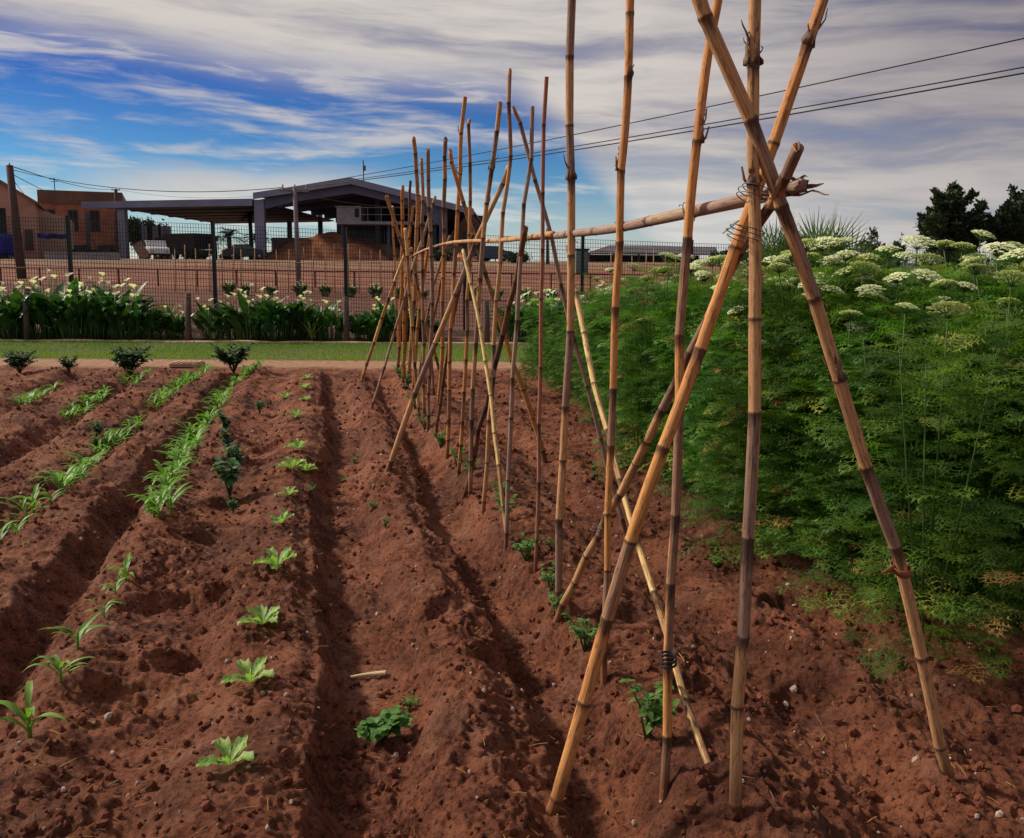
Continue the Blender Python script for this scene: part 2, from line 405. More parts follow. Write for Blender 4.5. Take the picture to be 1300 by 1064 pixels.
M['tomato'] = mat('tomato_leaf', (.08, .19, .045), .55, .25, 0, 20, color2=(.13, .26, .06), trans=.3, objrand=.15)
M['bean'] = mat('bean_leaf', (.05, .12, .045), .5, .3, 0, 20, color2=(.08, .17, .06), trans=.25, objrand=.15)
M['bush'] = mat('dark_bush_leaf', (.030, .065, .028), .5, .25, 0, 20, color2=(.05, .10, .035), trans=.2)
M['calla'] = mat('calla_leaf', (.028, .085, .022), .38, .4, 0, 6, color2=(.055, .135, .03), trans=.2, objrand=.2)
M['calla_stem'] = mat('calla_stem', (.10, .20, .05), .5, .3, .2, 8)
M['spathe'] = mat('calla_spathe', (.88, .86, .74), .5, .3, .08, 8, trans=.3)
M['spadix'] = mat('calla_spadix', (.75, .50, .06), .7, .2, .2, 30)
M['yucca'] = mat('sword_leaf', (.20, .28, .07), .5, .3, 0, 10, color2=(.34, .38, .13), trans=.2)
M['lawn'] = mat('lawn_blade', (.24, .34, .045), .6, .2, 0, .8, color2=(.11, .22, .03), trans=.3, coord='Generated')
M['kerb'] = mat('kerb_stone', (.60, .42, .28), .9, .1, 0, 3, .5, 30, color2=(.42, .25, .16))
M['post'] = mat('grey_wood_post', (.16, .12, .10), .9, .1, 0, 5, .5, 30, color2=(.09, .06, .055), stretch=(8, 8, 1))
M['fence'] = mat('green_fence_paint', (.010, .022, .020), .5, .3, .2, 5)
M['mesh'] = mat('fence_wire_mesh', (.030, .035, .035), .5, .3, .2, 5, metal=.3)
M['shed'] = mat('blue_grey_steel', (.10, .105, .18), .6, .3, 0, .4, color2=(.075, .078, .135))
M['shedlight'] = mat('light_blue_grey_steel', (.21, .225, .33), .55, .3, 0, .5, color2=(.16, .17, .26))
def corr(name, c, c2, sc):
    m = mat(name, c, .6, .3, 0, .6, color2=c2); t = NT(m.node_tree)
    bs = [n for n in t.n if n.type == 'BSDF_PRINCIPLED'][0]
    g = t.new('ShaderNodeNewGeometry'); x, y, z = t.sep(g.outputs['Position'])
    w = t.math('SINE', t.math('MULTIPLY', t.math('ADD', x, t.math('MULTIPLY', y, .7)), sc))
    bp = t.new('ShaderNodeBump'); bp.inputs['Strength'].default_value = .8; bp.inputs['Distance'].default_value = .05
    t.put(bp.inputs['Height'], w); t.l.new(bp.outputs[0], bs.inputs['Normal']); return m
M['sheet'] = corr('dark_corrugated_sheet', (.06, .06, .10), (.08, .08, .125), 20)
M['brownsheet'] = corr('brown_corrugated_sheet', (.115, .055, .050), (.09, .045, .045), 20)
M['conc'] = mat('grey_concrete', (.42, .38, .38), .9, .1, 0, .8, .3, 8, color2=(.30, .27, .27))
M['soilheap'] = mat('heap_earth', (.58, .24, .12), .95, .1, 0, .9, .9, 5, color2=(.36, .13, .07))
M['cabin'] = mat('weathered_white_panel', (.28, .27, .29), .6, .3, 0, 1.5, color2=(.21, .20, .23))
M['brick'] = mat('brown_brick_wall', (.34, .15, .095), .9, .1, 0, .9, .2, 12, color2=(.24, .10, .07))
M['parapet'] = corr('rust_corrugated_parapet', (.20, .10, .065), (.15, .07, .05), 28)
M['pink'] = mat('pink_render', (.46, .26, .20), .9, .1, 0, .5, color2=(.37, .20, .16))
M['cream'] = mat('cream_render', (.46, .33, .25), .9, .1, 0, .7, color2=(.38, .26, .2))
M['roofred'] = mat('roof_edge_tile', (.24, .12, .10), .9, .1, .3, 3)
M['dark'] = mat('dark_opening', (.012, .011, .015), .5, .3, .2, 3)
M['frame'] = mat('window_frame_paint', (.10, .06, .05), .6, .2, .2, 3)
M['blue'] = mat('blue_tarpaulin', (.015, .02, .28), .5, .3, 0, 2, color2=(.01, .012, .17))
M['white'] = mat('white_car_paint', (.66, .66, .66), .3, .5, .1, 3)
M['black'] = mat('black_car_paint', (.010, .010, .012), .25, .5, .1, 3)
M['cblue'] = mat('blue_car_paint', (.03, .07, .13), .3, .5, .1, 3)
M['glass'] = mat('vehicle_glass', (.02, .025, .03), .08, .6, .1, 3)
M['rubber'] = mat('tyre_rubber', (.014, .014, .014), .8, .2, .2, 10)
M['rim'] = mat('wheel_rim', (.35, .35, .36), .35, .5, .2, 10, metal=.6)
M['box'] = mat('truck_box_canvas', (.30, .20, .15), .8, .2, 0, 1.5, color2=(.22, .14, .11))
M['boxdark'] = mat('truck_box_side', (.07, .055, .06), .8, .2, 0, 1.5, color2=(.05, .04, .045))
M['grn'] = mat('green_grey_cabinet', (.12, .19, .17), .6, .3, 0, 1.5, color2=(.09, .15, .14))
M['rust'] = mat('rusty_rail', (.16, .07, .05), .8, .2, .3, 10)
M['cable'] = mat('black_cable', (.02, .018, .022), .6, .2, .2, 5)
M['polewood'] = mat('utility_pole_wood', (.11, .075, .065), .9, .1, 0, 3, .3, 20, color2=(.07, .045, .045))
M['poleconc'] = mat('grey_pole', (.24, .20, .21), .9, .1, 0, 3, .2, 20, color2=(.17, .14, .15))
M['trunk'] = mat('tree_bark', (.09, .06, .045), .9, .1, 0, 8, .5, 20, color2=(.05, .035, .03))
M['crown'] = mat('dark_tree_leaf', (.020, .036, .018), .6, .2, 0, .8, color2=(.036, .056, .022), trans=.12)
M['crown2'] = mat('olive_tree_leaf', (.05, .085, .03), .6, .2, 0, .8, color2=(.08, .12, .04), trans=.15)
M['crown3'] = mat('reddish_shrub_leaf', (.035, .030, .028), .6, .2, 0, .8, color2=(.05, .06, .03), trans=.1)
M['palm'] = mat('palm_leaf', (.06, .11, .035), .5, .3, 0, 3, color2=(.10, .16, .05), trans=.2)
M['palmfar'] = mat('far_palm_leaf', (.025, .045, .025), .5, .3, 0, 3, color2=(.04, .06, .03), trans=.1)
M['stone'] = mat('pebble_and_clod', (.185, .066, .038), .95, .1, 0, 6, .5, 60, color2=(.095, .030, .017))
M['pebble'] = mat('pale_pebble', (.48, .36, .29), .9, .1, 0, 6, color2=(.30, .2, .16))
M['thatch'] = mat('dark_thatch', (.035, .04, .03), .95, .1, .4, 6)
M['roofwhite'] = mat('pale_sheet_roof', (.50, .50, .52), .6, .2, .1, 1)
M['stake'] = mat('thin_cane_stake', (.50, .28, .15), .7, .2, 0, 4, color2=(.36, .19, .11))
M['dryleaf'] = mat('dry_yellow_leaf', (.42, .24, .08), .8, .1, 0, 10, color2=(.28, .14, .05))

# ------------------------------------------------------------------ the ground: one sheet to the horizon
def make_ground():
    ys = list(np.arange(-60, 0, 6.0))+list(np.arange(0, 1.3, .1)); y = 1.3
    while y < 3000:
        ys.append(y)
        y += max(.0055, .0036*y) if y < 13 else (.012*y*(y/13)**.4 if y < 60 else .12*y)
    fine = np.linspace(-1, 1, 800)
    ext = 1+np.array([.02, .05, .09, .15, .22, .3, .4, .55, .75, 1, 1.4, 2, 3, 4.5, 7, 11, 20, 40])
    s = np.concatenate([-ext[::-1], fine, ext]); ys = np.array(ys)
    W = .75+.61*np.abs(ys)
    X = W[:, None]*s[None, :]; Y = np.repeat(ys[:, None], len(s), 1)
    Z = hz(X, Y)
    nr, nc = X.shape
    co = np.stack([X, Y, Z], -1).reshape(-1, 3).astype(np.float32)
    idx = np.arange(nr*nc).reshape(nr, nc)
    q = np.stack([idx[:-1, :-1], idx[:-1, 1:], idx[1:, 1:], idx[1:, :-1]], -1).reshape(-1, 4).astype(np.int32)
    me = bpy.data.meshes.new('ground')
    me.vertices.add(len(co)); me.vertices.foreach_set('co', co.ravel())
    me.loops.add(q.size); me.loops.foreach_set('vertex_index', q.ravel())
    me.polygons.add(len(q)); me.polygons.foreach_set('loop_start', np.arange(0, q.size, 4, dtype=np.int32))
    me.polygons.foreach_set('use_smooth', np.ones(len(q), bool))
    me.update(calc_edges=True); me.materials.append(M['ground'])
    o = bpy.data.objects.new('ground', me); COL.objects.link(o); tag(o, kind='structure')
    print('ground quads', len(q))
make_ground()

def clods():
    rnd = random.Random(3); mb = MB()
    ico = [(0, 0, 1), (.89, 0, .45), (.28, .85, .45), (-.72, .53, .45), (-.72, -.53, .45), (.28, -.85, .45), (.72, .53, -.45), (-.28, .85, -.45), (-.89, 0, -.45), (-.28, -.85, -.45), (.72, -.53, -.45), (0, 0, -1)]
    fc = [(0, 1, 2), (0, 2, 3), (0, 3, 4), (0, 4, 5), (0, 5, 1), (1, 6, 2), (2, 7, 3), (3, 8, 4), (4, 9, 5), (5, 10, 1), (6, 7, 2), (7, 8, 3), (8, 9, 4), (9, 10, 5), (10, 6, 1), (11, 7, 6), (11, 8, 7), (11, 9, 8), (11, 10, 9), (11, 6, 10)]
    XY = []
    for k in range(15000):
        y = 1.7+10.4*rnd.random()**1.7; x = (rnd.random()*2-1)*(.7+.62*y)
        if uv(x, y)[0] > 3.0: continue
        XY.append((x, y))
    A = np.array(XY); Z = hz(A[:, 0], A[:, 1]); D = vn(A[:, 0]*1.7, A[:, 1]*1.7, 60)
    for (x, y), z, dd in zip(XY, Z, D):
        if rnd.random() > .25+dd*.9: continue
        r = .004+.015*rnd.random()**3+.0007*y
        pale = rnd.random() < .10
        if pale: r *= .7
        M3 = Euler((rnd.random()*6, rnd.random()*6, rnd.random()*6)).to_matrix() @ Matrix.Diagonal((1, .8+.3*rnd.random(), .6+.3*rnd.random()))
        vs = [M3 @ (Vector(p)*r*(.75+.5*rnd.random()))+Vector((x, y, z+r*.3)) for p in ico]
        mb.add(vs, fc, 1 if pale else 0)
    o = mb.build('soil_clods', [M['stone'], M['pebble']], smooth=False)
    tag(o, 'crumbs of red earth and small pale stones scattered over the soil', 'soil crumbs', kind='stuff')
clods()

# ------------------------------------------------------------------ lawn strip, kerb
def lawn():
    rnd = random.Random(5); n = 70000; rs = np.random.RandomState(4)
    X = (rs.rand(n)*2-1)*15; Y = 13.2+rs.rand(n)*3.05
    edge = 13.2+.22*fbm(X*.5, X*0+9, 32, 2)+.12*fbm(X*1.5, X*0+3, 31, 3); keep = (Y > edge+.0) & (rs.rand(n) < .35+.65*sm(vn(X*1.1, Y*1.6, 8), .15, .6))
    X = X[keep]; Y = Y[keep]; n = len(X); Z = hz(X, Y)
    h = .022+.035*rs.rand(n); a = rs.rand(n)*6.283; w = .004+.004*rs.rand(n); l = .03*rs.rand(n); b = rs.rand(n)*6.283
    v = np.empty((n, 3, 3)); v[:, 0] = np.stack([X-np.cos(a)*w, Y-np.sin(a)*w, Z-.003], -1); v[:, 1] = np.stack([X+np.cos(a)*w, Y+np.sin(a)*w, Z-.003], -1)
    v[:, 2] = np.stack([X+np.cos(b)*l, Y+np.sin(b)*l, Z+h], -1)
    me = bpy.data.meshes.new('grass'); me.vertices.add(n*3); me.vertices.foreach_set('co', v.ravel())
    me.loops.add(n*3); me.loops.foreach_set('vertex_index', np.arange(n*3, dtype=np.int32)); me.polygons.add(n)
    me.polygons.foreach_set('loop_start', np.arange(0, n*3, 3, dtype=np.int32)); me.update(calc_edges=True); me.materials.append(M['lawn'])
    o = bpy.data.objects.new('grass', me); COL.objects.link(o)
    tag(o, 'short mown grass strip between the red soil and the kerb', 'grass', kind='stuff')
    mb = MB(); pts = []
    N = 240
    for k in range(N+1):
        x = -18+36*k/N; yv = 16.3+.04*float(fbm(np.array(x*1.2), np.array(2.), 3)); z = .05+.05*float(fbm(np.array(x*2.), np.array(7.), 9)); w = .12+.02*rnd.random()
        pts.append([(x, yv-w/2, -.05), (x, yv-w/2+.01, z-.02), (x, yv-.02, z), (x, yv+w/2, z-.01), (x, yv+w/2, -.05)])
    vs = [p for q in pts for p in q]; fs = []
    for k in range(N):
        for j in range(4):
            a = k*5+j; fs.append((a, a+1, a+6, a+5))
    mb.add(vs, fs); tag(mb.build('kerb', M['kerb']), kind='structure')
    # small drain slab at the end of the rows
    p = ground(238, 464); e = empty('drain_slab', p, 'small pinkish slatted drain slab at the sandy edge above the maize rows', 'drain slab')
    m = MB(); m.box((0, 0, .02), (.40, .34, .05)); m.build('slab', M['kerb'], e, False)
    m = MB(); [m.box((-.16+.08*k, 0, .05), (.035, .30, .02)) for k in range(5)]; m.build('grating', M['kerb'], e, False)
lawn()

# ------------------------------------------------------------------ canes
def catmull(pts, step):
    P = [Vector(p) for p in pts]; P = [P[0]*2-P[1]]+P+[P[-1]*2-P[-2]]; out = []
    for i in range(1, len(P)-2):
        n = max(2, int((P[i+1]-P[i]).length/step))
        for k in range(n):
            t = k/n; a, b, c, d = P[i-1:i+3]
            out.append(.5*((2*b)+(-a+c)*t+(2*a-5*b+4*c-d)*t*t+(-a+3*b-3*c+d)*t**3))
    out.append(P[-2]); return out
def sheath_part(parent, p, t, r, rnd, L=.10, n=3):
    """ragged dry leaf-sheath strips standing off a node"""
    for k in range(n):
        mb = MB(); side = t.orthogonal().normalized(); side.rotate(Matrix.Rotation(rnd.random()*6.28, 3, t))
        ln = L*(.5+.8*rnd.random()); pts = []; cv = (rnd.random()-.35)*.30
        for i in range(7):
            f = i/6; pts.append(p+t*(ln*f*(1-.2*f))+side*(r*1.05+ln*cv*f*f+.004*math.sin(f*9+k)))
        mb.strap(pts, [r*.55*(1-f/6.4)**.8*(1 if f % 2 else .8) for f in range(7)], t.cross(side), .5)
        o = mb.build('leaf_sheath', M['sheath'], None); origin(o, p)
        sol = o.modifiers.new('thick', 'SOLIDIFY'); sol.thickness = .0015
        o.location = p-parent.location; o.parent = parent
def twig_part(parent, p, t, r, rnd, L=.055):
    mb = MB(); side = t.orthogonal().normalized(); side.rotate(Matrix.Rotation(rnd.random()*6.28, 3, t))
    q = p+side*(r*.8); e = q+side*L*.5+t*L*(.7+.5*rnd.random())
    mb.tube([q, q+side*L*.2+t*L*.25, q+side*L*.3+t*L*.8], [r*.26, r*.22, r*.14], 6)
    o = mb.build('twig', M['sheath']); origin(o, p); o.location = p-parent.location; o.parent = parent
CSEG = 12
def cane(name, pts, d0, d1, m, label, group, node=.24, seed=0, cat='cane', sheaths=(), twigs=(), ragged=False):
    rnd = random.Random(seed*13+5); P = catmull(pts, .03); L = [0]
    for a, b in zip(P, P[1:]): L.append(L[-1]+(b-a).length)
    tot = L[-1]; nodes = []; x = node*(.2+.8*rnd.random())
    while x < tot-.03: nodes.append(x); x += node*(.75+.5*rnd.random())
    st = sorted(set([0, tot]+[round(l, 4) for l in L]+[round(q+dq, 4) for q in nodes for dq in (-.014, -.006, -.0015, .0015, .006, .014) if 0 < q+dq < tot]))
    def pos(s):
        for i in range(len(L)-1):
            if s <= L[i+1]+1e-6: f = (s-L[i])/max(L[i+1]-L[i], 1e-6); return P[i].lerp(P[i+1], f)
        return P[-1]
    CP = [pos(s) for s in st]; rad = []; al = []; ar = []; sg = []; nd = []
    kink = [Vector((rnd.gauss(0, 1), rnd.gauss(0, 1), 0))*.0042 for _ in range(len(nodes)+2)]
    segr = [rnd.random() for _ in range(len(nodes)+2)]
    for i, s in enumerate(st):
        r = (d0+(d1-d0)*s/tot)/2; dn = min([abs(s-q) for q in nodes] or [9]); r *= 1+.075*math.exp(-(dn/.007)**2)-.03*math.exp(-((dn-.018)/.01)**2)
        j = sum(1 for q in nodes if q < s)
        prev = nodes[j-1] if j else 0; nxt = nodes[j] if j < len(nodes) else tot
        f = (s-prev)/max(nxt-prev, 1e-4); CP[i] = CP[i]+kink[j].lerp(kink[j+1], f)
        rad.append(r); al += [s]*CSEG; sg += [segr[j]]*CSEG; nd += [max(math.exp(-(dn/.007)**2)*.8, (math.exp(-(nxt-s)/(.02+.09*segr[j]))*(.35+.75*segr[j+1])) if j < len(nodes) else 0)]*CSEG
        ar += [2*math.pi*k/CSEG for k in range(CSEG)]
    mb = MB(); mb.tube(CP, rad, CSEG)
    if ragged:
        for k in range(CSEG):
            i = len(CP)*CSEG-CSEG+k; mb.v[i] = tuple(Vector(mb.v[i])+(CP[-1]-CP[-2]).normalized()*rnd.uniform(-.02, .035))
    mb.at = {'along': al, 'around': ar, 'seg': sg, 'node': nd}
    o = mb.build(name, m); origin(o, pts[0]); tag(o, label, cat, group)
    for s in sheaths:
        q = min(nodes, key=lambda w: abs(w-s*tot)); i = min(range(len(st)), key=lambda k: abs(st[k]-q))
        sheath_part(o, CP[i], (CP[min(i+2, len(CP)-1)]-CP[i]).normalized(), rad[i], rnd)
    for s in twigs:
        q = min(nodes, key=lambda w: abs(w-s*tot)); i = min(range(len(st)), key=lambda k: abs(st[k]-q))
        twig_part(o, CP[i], (CP[min(i+2, len(CP)-1)]-CP[i]).normalized(), rad[i], rnd)
    return o, CP, st
GC = 'canes of the bean frame'
NFLT = 0
def cpix(path, w0, w1, m, label, ytop, seed, node=.24, group=GC, wob=0, **kw):
    """path: photo pixels from foot to tip; the foot stands on the soil, depth runs on to ytop"""
    f = ground(*path[0]); f0 = f.y; pts = [f-Vector((0, 0, .04))]
    n = len(path)
    tot = sum(math.hypot(path[i+1][0]-path[i][0], path[i+1][1]-path[i][1]) for i in range(n-1)); s = 0
    for i in range(1, n):
        s += math.hypot(path[i][0]-path[i-1][0], path[i][1]-path[i-1][1])
        pts.append(at(path[i][0], path[i][1], f0+(ytop-f0)*s/tot))
    depth = lambda Y: Y*math.cos(R(PITCH))+.0
    df = f0*math.cos(R(PITCH))+CAMH*math.sin(R(PITCH))
    return cane('cane', pts, w0*.83/FPX*df, w1*.86/FPX*ytop, m, label, group, node, seed, **kw)

H = {}
near = [
 ('A', [(697, 1032), (717, 972), (800, 692), (868, 500), (955, 255), (1008, 105), (1052, -20), (1085, -120)], 21, 15, 'cane_orange', 'thick orange cane leaning right from the bottom edge, foot left of all the front canes', 2.16, 1, .27, dict(sheaths=(.88,), twigs=(.87,))),
 ('B', [(704, 788), (768, 660), (851, 500), (935, 330), (1014, 187)], 11, 18, 'cane_tan', 'brown mottled cane leaning to the viewer, its blunt top just right of the knot', 1.98, 2, .15, dict()),
 ('C', [(1208, 990), (1178, 868), (1142, 722), (1115, 640), (1064, 480), (1001, 280), (956, 165), (900, 20), (858, -90)], 17, 21, 'cane_tan', 'long weathered cane leaning left, its foot the rightmost, beside the green hedge', 2.03, 3, .30, dict(sheaths=(.52,))),
 ('D', [(936, 1030), (945, 800), (955, 560), (960, 330), (957, 200), (959, 0), (960, -110)], 19, 17, 'cane_tan', 'upright front cane with dark stained lower half and ragged sheaths at its top', 2.12, 4, .26, dict(sheaths=(.72, .80, .80, .86, .93), twigs=(.7,))),
 ('E', [(844, 1012), (847, 900), (854, 700), (863, 500), (873, 270), (893, 90), (910, 0), (925, -70)], 14, 13, 'cane_orange', 'orange upright cane carrying the ridge pole, tied to a crossing cane near the soil', 2.36, 5, .24, dict(sheaths=(.80,), twigs=(.8,))),
 ('F', [(768, 866), (771, 700), (778, 500), (786, 300), (797, 150), (800, 0), (802, -70)], 10, 12, 'cane_orange', 'orange upright cane with black burnt bands, between the leaning orange cane and the brown one', 2.95, 6, .26, dict(sheaths=(.55, .72, .83), twigs=(.72,))),
 ('G', [(708, 778), (717, 550), (724, 350), (725, 200), (727, 0), (728, -50)], 11, 12, 'cane_tan', 'tall light brown upright cane, first to the left of the black banded orange one', 3.45, 7, .27, dict(sheaths=(.7,), twigs=(.62,))),
 ('H', [(910, 992), (862, 858), (800, 655), (763, 520), (728, 363)], 12, 8, 'cane_bright', 'bright yellow cane leaning left from the bottom edge, foot right of the tied upright', 4.1, 8, .24, dict()),
 ('N', [(797, 684), (765, 568), (719, 385), (690, 265), (653, 136)], 7, 6, 'cane_grey', 'thin grey cane leaning left, running beside the bright yellow one', 4.3, 9, .25, dict()),
 ('Mm', [(680, 727), (683, 600), (686, 440), (689, 250), (692, 98)], 6, 6, 'cane_red', 'slim straight cane with a brick red middle and grey upper part', 3.75, 10, .27, dict()),
 ('K', [(641, 690), (648, 553), (657, 366), (668, 240), (677, 135)], 7, 6, 'cane_grey', 'slim grey cane leaning right, just left of the slim red and grey one', 4.3, 11, .27, dict()),
 ('L', [(588, 630), (619, 505), (642, 414), (656, 350), (666, 290)], 7, 9, 'cane_dark', 'dark brown mottled cane leaning right, with its top at the ridge pole joint', 4.2, 12, .2, dict()),
 ('T', [(646, 688), (631, 571), (613, 444), (603, 385), (588, 318)], 7, 5, 'cane_bright', 'pale yellow cane leaning left, foot touching that of the slim grey one', 5.4, 13, .25, dict()),
 ('J', [(613, 652), (622, 522), (631, 380), (638, 285), (647, 200), (648, 89)], 7, 6, 'cane_tan', 'tallest middle cane with its tip left of the slim grey ones', 4.9, 14, .25, dict()),
 ('P', [(597, 628), (599, 558), (605, 414), (615, 283), (625, 207), (635, 129)], 7, 7, 'cane_tan', 'cane with twig stubs high up, leaning slightly right, left of the tallest middle cane', 5.1, 15, .25, dict(twigs=(.75, .88), sheaths=(.88,))),
 ('R', [(582, 602), (590, 495), (594, 400), (597, 270), (595, 152)], 6, 5, 'cane_orange', 'upright cane left of the twiggy one, reaching half above the shed', 5.6, 16, .24, dict()),
 ('S', [(694, 586), (671, 513), (646, 444), (613, 335), (595, 278), (571, 191)], 8, 6, 'cane_orange', 'orange-footed cane leaning left across the whole frame, foot rightmost at mid distance', 6.0, 17, .24, dict()),
 ('O', [(489, 597), (530, 492), (592, 340), (612, 290), (646, 211)], 9, 7, 'cane_tan', 'smooth pale brown cane leaning right, foot alone on the narrow ridge', 5.6, 18, .45, dict()),
 ('Q', [(568, 576), (572, 431), (578, 320), (582, 240), (585, 180), (591, 123)], 6, 6, 'cane_orange', 'upright cane with a side twig, its tip just left of the shorter grey topped one', 6.1, 19, .23, dict(twigs=(.78, .85, .95))),
 ('U', [(552, 553), (572, 426), (586, 352), (600, 297)], 5, 4, 'cane_dark', 'thin almost black cane leaning right, before the grass strip', 6.0, 20, .25, dict()),
 ('W', [(543, 548), (545, 482), (548, 406), (549, 330), (545, 258), (543, 189)], 5, 6, 'cane_grey', 'upright grey cane over the right half of the shed gable', 6.8, 21, .24, dict()),
 ('V', [(556, 514), (561, 444), (563, 330), (564, 258), (565, 176)], 6, 6, 'cane_orange', 'upright orange cane with a plain square tip, above the right slope of the shed roof', 7.6, 22, .24, dict()),
 ('X1', [(517, 492), (524, 400), (529, 300), (530, 240), (525, 175)], 6, 6, 'cane_tan', 'highest cane of the far cluster, with two side twigs at its tip', 8.6, 23, .24, dict(twigs=(.9, .95))),
 ('X2', [(538, 528), (537, 430), (536, 330), (537, 250), (535, 202)], 5, 5, 'cane_tan', 'far cluster cane with a forked tip just right of the highest', 7.6, 24, .24, dict(twigs=(.95,))),
 ('a', [(458, 481), (485, 403), (509, 335), (517, 316)], 5, 5, 'cane_bright', 'yellow cane leaning right, foot the leftmost of all, by the sandy edge', 10.4, 25, .3, dict()),
 ('b', [(470, 519), (506, 406), (526, 335), (539, 296), (553, 249)], 4, 4, 'cane_grey', 'thin grey cane leaning right, foot second from the left', 8.4, 26, .35, dict()),
 ('c', [(566, 490), (540, 410), (516, 330), (509, 306), (491, 249)], 5, 5, 'cane_tan', 'far cane leaning left, its tip the leftmost of the cluster', 8.6, 27, .25, dict()),
 ('d', [(505, 470), (508, 400), (511, 320), (511, 237)], 5, 5, 'cane_orange', 'far upright cane, leftmost upright of the cluster', 10.4, 28, .25, dict()),
 ('e', [(513, 478), (516, 400), (519, 300), (521, 230)], 4, 4, 'cane_dark', 'thin dark upright cane inside the far cluster', 9.8, 29, .25, dict()),
 ('f', [(532, 524), (524, 430), (518, 330), (515, 290)], 5, 5, 'cane_bright', 'whitish straight cane in the far cluster, leaning slightly left', 8.2, 30, .3, dict()),
 ('g', [(543, 470), (549, 416), (560, 355), (566, 325)], 4, 4, 'cane_red', 'short red brown cane leaning right behind the far cluster', 9.6, 31, .25, dict()),
 ('h', [(524, 500), (530, 420), (541, 330), (547, 290)], 5, 5, 'cane_orange', 'orange cane leaning right through the middle of the far cluster', 8.6, 32, .25, dict()),
 ('i', [(507, 466), (503, 400), (501, 330), (498, 262)], 3, 3, 'cane_tan', 'thin far cane standing behind the yellow leaning one', 10.8, 33, .25, dict()),
 ('j', [(550, 500), (545, 440), (530, 360), (521, 315)], 4, 5, 'cane_tan', 'short far cane leaning left into the cluster', 8.6, 34, .25, dict()),
 ('k', [(527, 505), (540, 420), (554, 350), (571, 300)], 4, 4, 'cane_grey', 'thin grey cane leaning right out of the far cluster to the second ridge pole', 8.0, 35, .25, dict()),
 ('l', [(512, 484), (513, 420), (516, 350), (524, 262)], 5, 4, 'cane_orange', 'orange far cane with its tip just under the highest one', 9.2, 36, .25, dict()),
]
for key, path, w0, w1, mk, lab, yt, sd_, nd_, kw in near:
    H[key] = cpix(path, w0, w1, M[mk], lab, yt, sd_, nd_, **kw)
# ridge poles
def pole(pp, d0, d1, m, label, seed, **kw):
    return cane('ridge_pole', [at(*p) for p in pp], d0, d1, m, label, 'ridge poles of the bean frame', .28, seed, 'pole', **kw)
H['P1'] = pole([(640, 303, 5.1), (690, 301, 4.35), (724, 297, 3.58), (787, 289, 3.03), (873, 269, 2.42), (955, 252, 2.23), (1000, 241, 2.17), (1022, 235, 2.13)], .027, .034, M['cane_grey'],
     'nearer ridge pole with a splintered end right of the knot', 51, ragged=True, sheaths=(.97,))
H['P2'] = pole([(520, 328, 8.4), (531, 321, 8.0), (552, 313, 7.2), (582, 307, 6.1), (638, 305, 4.98), (703, 297, 3.97)], .020, .028, M['cane_tan'],
     'farther ridge pole running into the far cane cluster', 52)

def tie(c, ax, r, turns, label, m='wire', th=.0013, seed=0, tail=.03):
    rnd = random.Random(seed); ax = Vector(ax).normalized(); a = ax.orthogonal().normalized(); b = ax.cross(a); pts = []
    n = int(turns*14)
    for k in range(n):
        t = k/14*2*math.pi; rr = r*(1+.12*math.sin(t*.7+seed)); pts.append(Vector(c)+(a*math.cos(t)+b*math.sin(t)*.85)*rr+ax*(k/n-.5)*.022*turns*.5)
    e = pts[-1]; pts += [e+Vector((rnd.uniform(-1, 1), -.3, rnd.uniform(-1, .4)))*tail*.5, e+Vector((rnd.uniform(-1, 1), -.2, rnd.uniform(-1, .2)))*tail]
    mb = MB(); mb.tube(pts, th, 5); o = mb.build('tie', M[m]); origin(o, c); tag(o, label, 'tie', 'ties holding the canes together'); return o
tie(at(957, 245, 2.13), (.35, .1, 1), .040, 3.2, 'wire wound round the crossing of upright front cane and nearer ridge pole', seed=1)
tie(at(946, 296, 2.12), (.3, 0, 1), .046, 3.4, 'wire wound just below the knot, round two leaning canes', seed=2)
tie(at(873, 269, 2.38), (1, 0, .2), .026, 3, 'thin wire curl tying the ridge pole to the orange upright', seed=3)
tie(at(787, 288, 2.98), (1, 0, .1), .023, 2.5, 'thin wire curl tying the ridge pole to the black banded cane', seed=4)
tie(at(849, 838, 2.28), (0, 0, 1), .0215, 3.5, 'black band round the orange upright near the soil', 'cable', .0035, 5)
tie(at(757, 671, 3.1), (.5, 0, 1), .020, 2.5, 'wire round the brown mottled cane where it passes the black banded one', seed=6)
tie(at(726, 298, 3.5), (1, 0, .1), .024, 2.5, 'wire tying the ridge pole to the tall light brown upright', seed=7)
tie(at(668, 303, 4.3), (1, 0, .1), .026, 3, 'wire at the joint of the two ridge poles', seed=8)
def bark_strap():
    o, CP, st = H['C']; c = at(1138, 722, ground(1208, 990).y-.06)
    i = min(range(len(CP)), key=lambda k: (CP[k]-c).length); p = CP[i]; t = (CP[i+1]-CP[i]).normalized()
    mb = MB(); a = t.orthogonal().normalized(); b = t.cross(a)
    ring = [p+(a*math.cos(k*.45)+b*math.sin(k*.45))*.0225+t*(.012*math.sin(k*.45)) for k in range(15)]
    end = at(1120, 728, p.y-.03)
    ring += [ring[-1].lerp(end, .5), end]
    mb.strap(ring, [.010]*15+[.009, .003], t, 0)
    s = mb.build('bark_strap', M['cane_orange']); origin(s, p); s.location = p-o.location; s.parent = o
    sol = s.modifiers.new('thick', 'SOLIDIFY'); sol.thickness = .002
bark_strap()
p = ground(465, 861)
st_, _, _ = cane('cane_offcut', [ground(444, 863)+Vector((0, 0, .012)), p+Vector((0, 0, .016)), ground(487, 858)+Vector((0, 0, .014))], .012, .022, M['cane_pale'],
     'short pale piece of cane lying on the red soil in the furrow', None, .5, 60, 'offcut')
